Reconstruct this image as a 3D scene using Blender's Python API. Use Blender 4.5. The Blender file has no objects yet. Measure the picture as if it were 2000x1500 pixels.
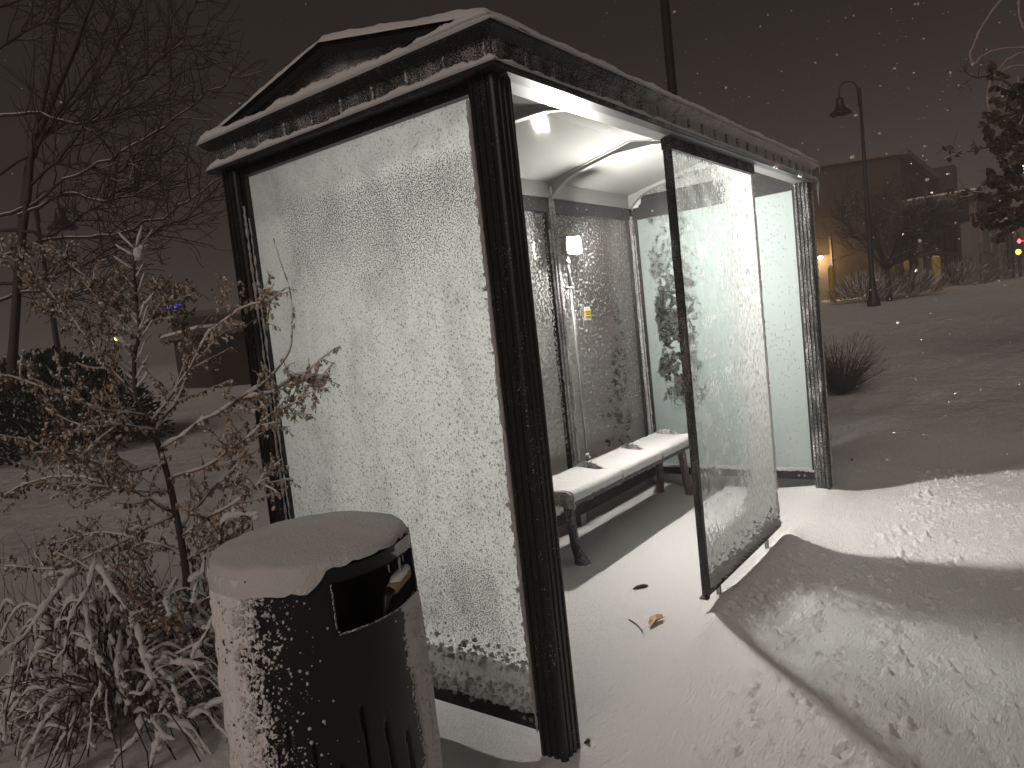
import bpy, math, random
import numpy as np
from mathutils import Vector, noise as mn
random.seed(7)
SC = bpy.context.scene
COL = SC.collection
PI = math.pi
# ------------------------------------------------------------------ camera (solved from the photograph)
CAM = np.array([-1.8046, -1.3218, 1.4134]); YAW, PITCH, ROLL, FPX = 0.6458, -0.0824, -0.1082, 1410.7
_cy, _sy, _cp, _sp = math.cos(YAW), math.sin(YAW), math.cos(PITCH), math.sin(PITCH)
FW = np.array([_cy*_cp, _sy*_cp, _sp]); R0 = np.array([_sy, -_cy, 0.]); U0 = np.cross(R0, FW)
RT = R0*math.cos(ROLL) + U0*math.sin(ROLL); UP = -R0*math.sin(ROLL) + U0*math.cos(ROLL)
def pt(x, y, d):
    v = CAM + d*(FW + RT*(x-1000)/FPX - UP*(y-750)/FPX)
    return Vector(v)
L, D = 3.465, 1.318          # shelter post centres
ZG, ZF, ZR = 2.116, 2.15, 0.093

def S(t):
    t = np.clip(t, 0, 1); return t*t*(3-2*t)
def vnoise(x, y, seed=0):
    xi = np.floor(x).astype(np.int64); yi = np.floor(y).astype(np.int64)
    fx = x-xi; fy = y-yi
    def h(a, b):
        n = (a*374761393 + b*668265263 + seed*974634777) & 0xffffffff
        n = ((n ^ (n >> 13))*1274126177) & 0xffffffff
        return ((n ^ (n >> 16)) & 0xffff)/65535.0
    u = fx*fx*(3-2*fx); v = fy*fy*(3-2*fy)
    return (h(xi, yi)*(1-u)+h(xi+1, yi)*u)*(1-v) + (h(xi, yi+1)*(1-u)+h(xi+1, yi+1)*u)*v - 0.5
_rs = np.random.RandomState(5)
CLODS = []
for k in range(640):
    # small wind-blown clods on the snow in front of the shelter
    cx = _rs.uniform(-0.6, 4.3); cy = -0.12 - abs(_rs.normal())*0.75 - 0.25*(cx < 1.2)
    if cx > 2.3 and cy > -0.5: cy -= .4
    if cx < 1.1 and cy > -.25: continue
    n = 1 + int(_rs.rand() < .45)*_rs.randint(1, 6)
    for j in range(n):
        CLODS.append((cx+_rs.normal()*.05, cy+_rs.normal()*.025, _rs.uniform(.007, .015), _rs.uniform(.009, .021)))
for k in range(60):
    CLODS.append((_rs.uniform(-1.2, .6), _rs.uniform(-.5, .9)*.9-.05, _rs.uniform(.005, .012), _rs.uniform(.002, .006)))
for k in range(60):
    CLODS.append((_rs.uniform(0.1, 3.2), _rs.uniform(.0, .7), _rs.uniform(.005, .012), _rs.uniform(.001, .003)))
def ground_h(x, y, fine=True):
    x = np.asarray(x, float); y = np.asarray(y, float)
    dx = x-CAM[0]; dy = y-CAM[1]; r = np.hypot(dx, dy)
    az = np.degrees(np.arctan2(dy, dx))
    ad = np.abs(((az+180) % 360)-180)
    h = 0.82*S((r-8)/19)*S((52-az)/26)*S((az+70)/40)
    out = S((np.hypot(np.maximum(0, np.maximum(-x-.1, x-L-.1)), np.maximum(0, np.maximum(-y-.0, y-D-.1))))/.5)
    h = h + out*(vnoise(x*1.1, y*1.1, 1)*.05 + vnoise(x*.35+3, y*.35, 2)*.12*S((r-4)/6))
    h = h + vnoise(x*.05, y*.05, 3)*.25*S((r-12)/20)
    # sculpted drift in front of the screen: a crest, then a scooped lee side
    inx = S((x-.72)/.62)*S((2.75-x)/.45)
    crest = np.exp(-((y+.075-.05*(x-1.8)**2*(x > 1.3))/.05)**2)
    h = h + .030*inx*crest - .055*inx*S((-y-.09)/.25)*S((1.9+y)/1.2)
    h = h + .05*np.exp(-(((x-1.18)/.30)**2)-(((y+.22+.35*(1.2-x))/.13)**2))
    # long soft wind ridges right of the shelter
    w = (x*.35 - y*.9)
    h = h + .035*np.sin(w*2.2 + 1.5*vnoise(x*.8, y*.8, 4)*2)*S((x-3.8)/1.5)*S((16-r)/6)
    # thin ripples
    if fine:
        h = h + vnoise(x*7, y*11, 6)*.006 + vnoise(x*24, y*38, 7)*.0018*(1-S((r-8)/6)) + vnoise(x*3.2, y*5, 8)*.014*out
        h = h + vnoise(x*60, y*75, 17)*.0016*(1-S((r-4)/3))
    # mounds round the post feet
    for px_, py_, a_, s_ in ((0, 0, .035, .10), (L, 0, .03, .12), (0, D, .05, .14), (L+.1, .1, .03, .2), (1.41, 0, .01, .05), (2.15, 0, .01, .05)):
        h = h + a_*np.exp(-((x-px_)**2+(y-py_)**2)/s_**2)
    return h
def gz(x, y):
    return float(ground_h(np.array([x]), np.array([y]), False)[0])
def base(px, d):
    p = pt(px, 600, d)
    return Vector((p.x, p.y, gz(p.x, p.y)))

# ------------------------------------------------------------------ object helpers
def tag(o, label, cat, group=None, kind=None):
    if label: o['label'] = label
    if cat: o['category'] = cat
    if group: o['group'] = group
    if kind: o['kind'] = kind
    return o
def thing(name, label, cat, loc=(0, 0, 0), rz=0, group=None):
    o = bpy.data.objects.new(name, None); COL.objects.link(o)
    o.location = loc; o.rotation_euler = (0, 0, rz); o.empty_display_size = .2
    return tag(o, label, cat, group)
class MB:
    def __init__(s): s.v = []; s.f = []; s.m = []
    def quad(s, a, b, c, d, m=0):
        n = len(s.v); s.v += [tuple(a), tuple(b), tuple(c), tuple(d)]; s.f.append((n, n+1, n+2, n+3)); s.m.append(m)
    def box(s, x0, y0, z0, x1, y1, z1, m=0):
        n = len(s.v)
        s.v += [(x, y, z) for z in (z0, z1) for y in (y0, y1) for x in (x0, x1)]
        for f in ((0, 2, 3, 1), (4, 5, 7, 6), (0, 1, 5, 4), (2, 6, 7, 3), (0, 4, 6, 2), (1, 3, 7, 5)):
            s.f.append(tuple(n+i for i in f)); s.m.append(m)
    def obox(s, p0, p1, w, h, m=0, up=(0, 0, 1)):
        p0, p1 = Vector(p0), Vector(p1); t = (p1-p0).normalized()
        sx = t.cross(Vector(up))
        if sx.length < 1e-4: sx = t.cross(Vector((1, 0, 0)))
        sx.normalize(); uy = sx.cross(t)
        n = len(s.v)
        for p in (p0, p1):
            for a, b in ((-1, -1), (1, -1), (1, 1), (-1, 1)):
                s.v.append(tuple(p + sx*w*.5*a + uy*h*.5*b))
        for f in ((0, 1, 2, 3), (7, 6, 5, 4), (0, 4, 5, 1), (1, 5, 6, 2), (2, 6, 7, 3), (3, 7, 4, 0)):
            s.f.append(tuple(n+i for i in f)); s.m.append(m)
    def tube(s, pts, rads, seg=5, jit=0, m=0, cap=True):
        pts = [Vector(p) for p in pts]
        if len(pts) < 2: return
        n0 = len(s.v); nrm = None
        for i, p in enumerate(pts):
            t = (pts[min(i+1, len(pts)-1)] - pts[max(i-1, 0)])
            if t.length < 1e-9: t = Vector((0, 0, 1))
            t.normalize()
            if nrm is None:
                nrm = t.cross(Vector((.31, .2, .93)))
                if nrm.length < 1e-3: nrm = t.cross(Vector((1, 0, 0)))
            nrm = (nrm - t*nrm.dot(t)).normalized(); bi = t.cross(nrm)
            r = rads[i] if hasattr(rads, '__len__') else rads
            for k in range(seg):
                a = 2*PI*k/seg; rr = r*(1+(random.uniform(-jit, jit) if jit else 0))
                s.v.append(tuple(p + (nrm*math.cos(a)+bi*math.sin(a))*rr))
        for i in range(len(pts)-1):
            for k in range(seg):
                a = n0+i*seg+k; b = n0+i*seg+(k+1) % seg
                s.f.append((a, b, b+seg, a+seg)); s.m.append(m)
        if cap:
            s.f.append(tuple(n0+k for k in range(seg))[::-1]); s.m.append(m)
            e = n0+(len(pts)-1)*seg
            s.f.append(tuple(e+k for k in range(seg))); s.m.append(m)
    def rev(s, prof, c, seg=24, m=0, sx=1, sy=1):
        n0 = len(s.v)
        for r, z in prof:
            for k in range(seg):
                a = 2*PI*k/seg; s.v.append((c[0]+r*sx*math.cos(a), c[1]+r*sy*math.sin(a), c[2]+z))
        for i in range(len(prof)-1):
            for k in range(seg):
                a = n0+i*seg+k; b = n0+i*seg+(k+1) % seg
                s.f.append((a, b, b+seg, a+seg)); s.m.append(m)
        s.f.append(tuple(n0+k for k in range(seg))[::-1]); s.m.append(m)
        e = n0+(len(prof)-1)*seg; s.f.append(tuple(e+k for k in range(seg))); s.m.append(m)
    def blob(s, c, r, sq=.8, m=0, nz=.35):
        # small lumpy ball
        n0 = len(s.v); c = Vector(c); rows, seg = 4, 6
        off = Vector((random.random()*9, random.random()*9, random.random()*9))
        for i in range(rows+1):
            th = PI*i/rows
            for k in range(seg):
                a = 2*PI*k/seg; d = Vector((math.sin(th)*math.cos(a), math.sin(th)*math.sin(a), math.cos(th)))
                rr = r*(1+nz*mn.noise(d*1.6+off))
                s.v.append((c.x+d.x*rr, c.y+d.y*rr, c.z+d.z*rr*sq))
        for i in range(rows):
            for k in range(seg):
                a = n0+i*seg+k; b = n0+i*seg+(k+1) % seg
                s.f.append((a, a+seg, b+seg, b)); s.m.append(m)
    def leaf(s, c, dr, nn, ln, w, m=0):
        c, dr, nn = Vector(c), Vector(dr).normalized(), Vector(nn)
        sd = dr.cross(nn)
        if sd.length < 1e-3: sd = dr.cross(Vector((0, 1, 0)))
        sd.normalize(); nn = sd.cross(dr)
        n = len(s.v); k = random.uniform(.1, .5)
        for a, b, z in ((0, 0, 0), (.35, .5, k*.3), (.7, .42, k*.3), (1, 0, -k*.3), (.7, -.42, k*.3), (.35, -.5, k*.3), (.5, 0, 0)):
            s.v.append(tuple(c + dr*a*ln + sd*b*w + nn*z*w))
        for f in ((0, 1, 6), (1, 2, 6), (2, 3, 6), (3, 4, 6), (4, 5, 6), (5, 0, 6)):
            s.f.append(tuple(n+i for i in f)); s.m.append(m)
    def build(s, name, mats, parent=None, smooth=False, world=True):
        me = bpy.data.meshes.new(name); me.from_pydata(s.v, [], s.f)
        if not isinstance(mats, (list, tuple)): mats = [mats]
        for x in mats: me.materials.append(x)
        if len(mats) > 1: me.polygons.foreach_set('material_index', s.m)
        if smooth: me.polygons.foreach_set('use_smooth', [True]*len(s.f))
        me.update()
        o = bpy.data.objects.new(name, me); COL.objects.link(o)
        if parent:
            o.parent = parent
            if world:
                # verts were given in world space: keep them there
                from mathutils import Matrix
                o.matrix_parent_inverse = (Matrix.Translation(parent.location) @ parent.rotation_euler.to_matrix().to_4x4()).inverted()
        return o
def copy_tree(o, parent=None):
    c = o.copy(); COL.objects.link(c); c.parent = parent
    for ch in list(o.children): copy_tree(ch, c)
    return c
def smooth_path(pts, n=6):
    pts = [Vector(p) for p in pts]; out = []
    P = [pts[0]*2-pts[1]] + pts + [pts[-1]*2-pts[-2]]
    for i in range(1, len(P)-2):
        a, b, c, d = P[i-1:i+3]
        for k in range(n):
            t = k/n
            out.append(.5*((2*b)+(c-a)*t+(2*a-5*b+4*c-d)*t*t+(3*b-3*c+d-a)*t**3))
    out.append(pts[-1]); return out

# ------------------------------------------------------------------ materials
def newmat(name):
    m = bpy.data.materials.new(name); m.use_nodes = True; nt = m.node_tree; nt.nodes.clear()
    o = nt.nodes.new('ShaderNodeOutputMaterial'); return m, nt, o
class N:
    """tiny node builder"""
    def __init__(s, nt): s.nt = nt; s.tc = None
    def n(s, t, **k):
        x = s.nt.nodes.new(t)
        for a, b in k.items(): setattr(x, a, b)
        return x
    def lk(s, a, b):
        if isinstance(a, (int, float, tuple, list)): b.default_value = a
        else: s.nt.links.new(a, b)
    def co(s):
        if not s.tc: s.tc = s.n('ShaderNodeTexCoord').outputs['Object']
        return s.tc
    def geo(s):
        return s.n('ShaderNodeNewGeometry').outputs['Position']
    def xyz(s, v=None):
        x = s.n('ShaderNodeSeparateXYZ'); s.lk(v or s.co(), x.inputs[0]); return x.outputs
    def scale(s, sx, sy, sz, v=None):
        x = s.n('ShaderNodeVectorMath', operation='MULTIPLY'); s.lk(v or s.co(), x.inputs[0]); x.inputs[1].default_value = (sx, sy, sz); return x.outputs[0]
    def noise(s, sc, det=3, v=None, rough=.5, dist=0):
        x = s.n('ShaderNodeTexNoise'); s.lk(v or s.co(), x.inputs['Vector']); x.inputs['Scale'].default_value = sc
        x.inputs['Detail'].default_value = det; x.inputs['Roughness'].default_value = rough; x.inputs['Distortion'].default_value = dist
        return x.outputs['Fac']
    def vor(s, sc, v=None, rnd=1, flat=False):
        x = s.n('ShaderNodeTexVoronoi')
        if flat:
            x.voronoi_dimensions = '2D'; q = s.xyz(v); cmb = s.n('ShaderNodeCombineXYZ'); s.lk(q[1], cmb.inputs[0]); s.lk(q[2], cmb.inputs[1]); v = cmb.outputs[0]
        x.label = ''; s.lk(v or s.co(), x.inputs['Vector']); x.inputs['Scale'].default_value = sc
        x.inputs['Randomness'].default_value = rnd
        return x.outputs['Distance'], x.outputs['Color']
    def m(s, op, a, b=0.0, c=0.0, clamp=False):
        x = s.n('ShaderNodeMath', operation=op); x.use_clamp = clamp
        s.lk(a, x.inputs[0]); s.lk(b, x.inputs[1]); s.lk(c, x.inputs[2]); return x.outputs[0]
    def ss(s, v, a, b, lo=0., hi=1.):
        x = s.n('ShaderNodeMapRange', interpolation_type='SMOOTHSTEP'); s.lk(v, x.inputs[0])
        s.lk(a, x.inputs[1]); s.lk(b, x.inputs[2]); x.inputs[3].default_value = lo; x.inputs[4].default_value = hi; return x.outputs[0]
    def mixc(s, f, a, b):
        x = s.n('ShaderNodeMix', data_type='RGBA'); s.lk(f, x.inputs[0])
        s.lk(a if not isinstance(a, tuple) else a+(1,)*(4-len(a)), x.inputs[6]); s.lk(b if not isinstance(b, tuple) else b+(1,)*(4-len(b)), x.inputs[7]); return x.outputs[2]
    def bump(s, h, st=.3, dist=.01):
        x = s.n('ShaderNodeBump'); s.lk(h, x.inputs['Height']); x.inputs['Strength'].default_value = st; x.inputs['Distance'].default_value = dist; return x.outputs[0]
    def mixs(s, f, a, b):
        x = s.n('ShaderNodeMixShader'); s.lk(f, x.inputs[0]); s.lk(a, x.inputs[1]); s.lk(b, x.inputs[2]); return x.outputs[0]
    def pr(s, col, rough=.5, nrm=None, metal=0, spec=.5):
        x = s.n('ShaderNodeBsdfPrincipled'); s.lk(col if not isinstance(col, tuple) else col+(1,)*(4-len(col)), x.inputs['Base Color'])
        s.lk(rough, x.inputs['Roughness']); x.inputs['Metallic'].default_value = metal; x.inputs['Specular IOR Level'].default_value = spec
        if nrm: s.lk(nrm, x.inputs['Normal'])
        return x.outputs[0]
SNOWC = (.80, .785, .78)
def snow_mat(name, sc=60, st=.35, dist=.01, dirt=0):
    m, nt, o = newmat(name); b = N(nt); g = b.geo()
    h = b.m('ADD', b.noise(sc, 5, g, .65), b.m('MULTIPLY', b.noise(sc*5, 3, g, .7), .35))
    col = b.mixc(b.noise(3, 3, g), (.76, .745, .74), (.84, .825, .82))
    if dirt:
        col = b.mixc(b.ss(b.noise(11, 6, g, .7), .60, .66, 0, dirt), col, (.16, .12, .10))
    b.lk(b.pr(col, .75, b.bump(h, st, dist), 0, .25), o.inputs[0]); return m
M = {}
M['snow'] = snow_mat('snow', 55, .35, .012)
M['snow_fuzz'] = snow_mat('snow_fuzzy', 110, .8, .012)
def thin_snow():
    m, nt, o = newmat('thin_banked_snow'); b = N(nt); g = b.geo()
    h = b.m('ADD', b.noise(80, 5, g, .65), b.m('MULTIPLY', b.noise(300, 3, g, .7), .35)); nr = b.bump(h, .9, .012)
    df = b.n('ShaderNodeBsdfDiffuse'); df.inputs[0].default_value = SNOWC+(1,); b.lk(nr, df.inputs['Normal'])
    tl = b.n('ShaderNodeBsdfTranslucent'); tl.inputs[0].default_value = (.80, .80, .78, 1); b.lk(nr, tl.inputs['Normal'])
    b.lk(b.mixs(.48, df.outputs[0], tl.outputs[0]), o.inputs[0]); return m
M['thin_snow'] = thin_snow()
M['snow_dirty'] = snow_mat('snow_with_debris', 40, .5, .02, .0)
def ground_mat():
    m, nt, o = newmat('ground_snow'); b = N(nt); g = b.geo()
    rip = b.scale(1, 2.4, 1, g)
    h = b.m('ADD', b.noise(38, 5, rip, .65), b.m('MULTIPLY', b.noise(190, 3, g, .75), .4))
    h = b.m('ADD', h, b.m('MULTIPLY', b.noise(9, 4, rip, .6), .6))
    x, y, z = b.xyz(g)
    col = b.mixc(b.noise(1.3, 4, g), (.76, .74, .735), (.83, .815, .805))
    # bare dirt and tyre-churned patches far up the slope
    far = b.ss(b.n('ShaderNodeCameraData').outputs['View Distance'], 12, 24) if False else b.ss(x, 12, 22)
    patch = b.ss(b.noise(.9, 6, b.scale(1, 1.8, 1, g), .7), .60, .72)
    col = b.mixc(b.m('MULTIPLY', b.m('MULTIPLY', far, patch), .55), col, (.22, .19, .18))
    big = b.m('ADD', b.noise(2.2, 5, b.scale(.7, 1.3, 1, g), .6), b.m('MULTIPLY', b.noise(9, 4, b.scale(.6, 1.5, 1, g), .6), .3))
    b1 = b.n('ShaderNodeBump'); b.lk(b.m('MULTIPLY', big, b.ss(b.n('ShaderNodeVectorMath', operation='LENGTH').outputs['Value'], 0, 1) if False else 1.0), b1.inputs['Height']); b1.inputs['Distance'].default_value = .16; b.lk(b.m('MAXIMUM', b.ss(x, 4.5, 7.5), b.ss(y, 3, 6)), b1.inputs['Strength'])
    b2 = b.n('ShaderNodeBump'); b.lk(h, b2.inputs['Height']); b2.inputs['Distance'].default_value = .016; b2.inputs['Strength'].default_value = .85; b.lk(b1.outputs[0], b2.inputs['Normal'])
    b.lk(b.pr(col, .8, b2.outputs[0], 0, .2), o.inputs[0]); return m
M['ground'] = ground_mat()
def black_mat(name, fleck=.64, size=220, base=(.010, .010, .011), rough=.42, streak=True, grow=None, soft=False):
    m, nt, o = newmat(name); b = N(nt); g = b.geo()
    f1 = b.noise(size, 2, g, .6)
    f2 = b.noise(14, 4, b.scale(1, 1, .35, g), .65)
    thr = b.m('SUBTRACT', fleck, b.m('MULTIPLY', b.m('SUBTRACT', f2, .5), .35))
    if grow: thr = grow(b, g, thr)
    mask = b.ss(f1, thr, b.m('ADD', thr, .03))
    if soft: mask = b.m('MULTIPLY', b.ss(f1, b.m('SUBTRACT', thr, .02), b.m('ADD', thr, .12)), .72)
    col = b.mixc(mask, base, SNOWC)
    rg = b.m('MAXIMUM', rough, b.m('MULTIPLY', mask, .8))
    b.lk(b.pr(col, rg, b.bump(b.m('ADD', b.m('MULTIPLY', mask, .8), b.m('MULTIPLY', f1, .15)), .5, .004), 0, .4), o.inputs[0]); return m
M['black'] = black_mat('black_paint', .70)
M['black_clean'] = black_mat('black_paint_clean', .82)
M['black_speck'] = black_mat('black_paint_snow_specked', .60, 300)
M['black_heavy'] = black_mat('black_paint_heavy_specks', .50, 320)
def _fg(b, g, thr):
    # more frost along the street side towards its far end
    x, y, z = b.xyz(g)
    f = b.m('MULTIPLY', b.ss(x, -.2, 1.8), b.ss(y, .05, -.03))
    lip = b.m('ADD', b.ss(z, 2.180, 2.172, 0, .12), b.ss(z, 2.236, 2.244, 0, .12))
    t = b.m('ADD', b.m('SUBTRACT', thr, b.m('MULTIPLY', f, .20)), b.m('MULTIPLY', lip, b.m('SUBTRACT', 1.0, b.m('MULTIPLY', f, .8))))
    return t
M['fascia'] = black_mat('frosted_black_fascia', .53, 300, (.012, .010, .010), .5, grow=_fg, soft=True)
M['batten'] = black_mat('snow_lined_batten', .47, 200, (.03, .026, .025), .6, soft=True)
M['tympanum'] = black_mat('frosted_gable_infill', .44, 260, (.02, .017, .016), .6, soft=True)
def _bin(b, g, thr):
    x, y, z = b.xyz(); x = b.m('ADD', x, .70); y = b.m('SUBTRACT', y, .20)
    # crust on the windward side and on the lee edge; clean black between
    a = b.n('ShaderNodeMath', operation='ARCTAN2'); b.lk(y, a.inputs[0]); b.lk(x, a.inputs[1]); a = a.outputs[0]
    w = b.m('MULTIPLY', b.m('SUBTRACT', b.noise(9, 3), .5), .35)
    a = b.m('ADD', a, w)
    # facing the camera = about -2.5 rad ; left silhouette ~ 2.2, right silhouette ~ -0.93
    left = b.m('MAXIMUM', b.ss(a, 1.2, 2.0), b.ss(a, -2.60, -3.12))
    left2 = b.m('MAXIMUM', b.ss(a, 1.2, 2.0), b.ss(a, -2.15, -3.1))
    right = b.m('MULTIPLY', b.ss(a, -1.42, -1.15), b.ss(a, .6, 0))
    t = b.m('SUBTRACT', thr, b.m('MULTIPLY', left2, .15))
    t = b.m('SUBTRACT', t, b.m('MULTIPLY', left, .16))
    t = b.m('SUBTRACT', t, b.m('MULTIPLY', right, .40))
    return t
def bin_mat():
    m, nt, o = newmat('litter_bin_shell'); b = N(nt); g = b.co()
    f1 = b.noise(62, 3, g, .62); f2 = b.noise(14, 4, g, .65)
    thr = _bin(b, g, b.m('SUBTRACT', .685, b.m('MULTIPLY', b.m('SUBTRACT', f2, .5), .30)))
    f3 = b.noise(150, 3, g, .62); f1 = b.m('ADD', b.m('MULTIPLY', f1, .6), b.m('MULTIPLY', f3, .4))
    mask = b.ss(f1, thr, b.m('ADD', thr, .02))
    col = b.mixc(mask, (.011, .011, .012), SNOWC)
    h = b.m('ADD', b.m('MULTIPLY', mask, .8), b.m('MULTIPLY', b.m('MULTIPLY', f1, mask), .9))
    b.lk(b.pr(col, b.m('MAXIMUM', .38, b.m('MULTIPLY', mask, .8)), b.bump(h, .9, .010), 0, .4), o.inputs[0]); return m
M['bin'] = bin_mat()
def plain(name, col, rough=.5, metal=0, nsc=0, amt=.25, emit=0, spec=.5, bsc=0, bst=.3):
    m, nt, o = newmat(name); b = N(nt); g = b.geo(); c = col
    if nsc:
        c = b.mixc(b.noise(nsc, 4, g, .6), tuple(x*(1-amt) for x in col), tuple(min(1, x*(1+amt)) for x in col))
    nr = b.bump(b.noise(bsc, 4, g, .6), bst, .01) if bsc else None
    sh = b.pr(c, rough, nr, metal, spec)
    if emit:
        e = b.n('ShaderNodeEmission'); e.inputs[0].default_value = tuple(col)+(1,); e.inputs[1].default_value = emit; sh = e.outputs[0]
    b.lk(sh, o.inputs[0]); return m
M['white_paint'] = plain('white_ceiling_panel', (.27, .27, .262), .06, 0, 5, .06, spec=.12)
M['rib'] = plain('white_rib_paint', (.33, .33, .32), .4, 0, 8, .08)
M['soffit'] = plain('soffit_metal_painted_sheen', (.16, .16, .165), .30, .6, 12, .15)  # grey base stands in for dark metal reflecting the lit snow
M['lamp_emit'] = plain('lamp_glow', (1.0, .965, .90), emit=2250)
M['steel'] = plain('galvanised_steel', (.32, .32, .31), .4, .7, 30, .2)
M['bench'] = plain('dark_cast_metal', (.03, .03, .03), .5, 0, 50, .3, bsc=200)
M['bench_leg'] = black_mat('brown_black_iron', .58, 340, (.05, .028, .024), .5)
M['ice'] = plain('milky_ice', (.55, .56, .56), .15, 0, 80, .1)
M['bark'] = plain('dark_bark', (.06, .045, .038), .8, 0, 30, .35)
M['bark_pale'] = plain('pale_bark', (.17, .13, .11), .8, 0, 30, .35)
M['flake'] = plain('drifting_flake', (.75, .72, .70), .9)
M['leaf'] = plain('dry_brown_leaf', (.22, .15, .10), .6, 0, 35, .5)
M['leaf_pale'] = plain('pale_dry_leaf', (.40, .315, .24), .6, 0, 35, .35)
M['leaf_dark'] = plain('dark_clinging_oak_leaf', (.085, .050, .030), .7, 0, 9, .6)
M['floor_leaf'] = plain('tan_curled_leaf', (.45, .26, .12), .6, 0, 90, .5)
M['debris'] = plain('wet_dark_bark_chip', (.03, .022, .018), .6, 0, 60, .4)
M['yellow'] = plain('yellow_bollard_sleeve', (.58, .41, .06), .5, 0, 6, .25)
M['sticker_y'] = plain('yellow_sticker', (.80, .55, .03), .5)
M['sticker_w'] = plain('white_sticker', (.75, .75, .72), .5)
M['ink'] = plain('sticker_ink', (.20, .12, .01), .6)
M['ink2'] = plain('sticker_black_ink', (.04, .04, .05), .6)
M['pole'] = plain('dark_lamp_post_paint', (.018, .016, .016), .5, 0, 8, .2)
M['grass_dry'] = plain('dry_ornamental_grass', (.20, .155, .11), .8, 0, 20, .4)
M['evergreen'] = plain('evergreen_needles', (.018, .022, .018), .8, 0, 20, .4)
M['shrub_dark'] = plain('dark_shrub_twigs', (.06, .045, .038), .85, 0, 20, .4)
M['tan'] = plain('tan_grip', (.28, .19, .09), .6, 0, 60, .3)
M['wire'] = plain('frosted_garland_wire', (.34, .26, .24), .6, 0, 60, .3)
M['dim_glass'] = plain('dark_window_glass', (.015, .016, .02), .12)
M['frame_grey'] = plain('grey_window_frame', (.12, .10, .09), .6, 0, 4, .2)
M['cream'] = plain('pale_stucco', (.24, .19, .15), .9, 0, 1.5, .12)
M['red_lit'] = plain('lit_red_signal', (1, .04, .05), emit=14)
M['amber_lit'] = plain('lit_amber_signal', (1, .33, .03), emit=14)
M['sconce'] = plain('lit_wall_lamp', (1, .62, .22), emit=12)
M['far_lamp'] = plain('lit_far_lamp', (1, .85, .7), emit=6)
M['blue_lit'] = plain('blue_violet_light', (.12, .05, 1), emit=2.2)
M['orange_lit'] = plain('small_orange_light', (1, .42, .10), emit=8)
M['red_sign'] = plain('red_panel', (.45, .02, .03), .5)
def brick_mat(name, c1, c2, mortar, sc):
    m, nt, o = newmat(name); b = N(nt)
    x, y, z = b.xyz(b.geo())
    cv = b.n('ShaderNodeCombineXYZ'); b.lk(b.m('ADD', x, b.m('MULTIPLY', y, 1.0)), cv.inputs[0]); b.lk(z, cv.inputs[1])
    t = b.n('ShaderNodeTexBrick'); b.lk(cv.outputs[0], t.inputs['Vector'])
    t.inputs['Scale'].default_value = sc; t.inputs['Color1'].default_value = c1+(1,); t.inputs['Color2'].default_value = c2+(1,); t.inputs['Mortar'].default_value = mortar+(1,)
    t.inputs['Mortar Size'].default_value = .03
    col = b.mixc(b.noise(.6, 5, b.geo(), .6), t.outputs['Color'], (c1[0]*.7, c1[1]*.7, c1[2]*.7))
    b.lk(b.pr(col, .9), o.inputs[0]); return m
M['brick'] = brick_mat('brown_brick', (.046, .030, .023), (.058, .038, .029), (.062, .05, .042), 2.4)
M['brick_low'] = brick_mat('dark_red_brick', (.024, .013, .010), (.03, .017, .013), (.038, .03, .026), 4)

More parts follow.
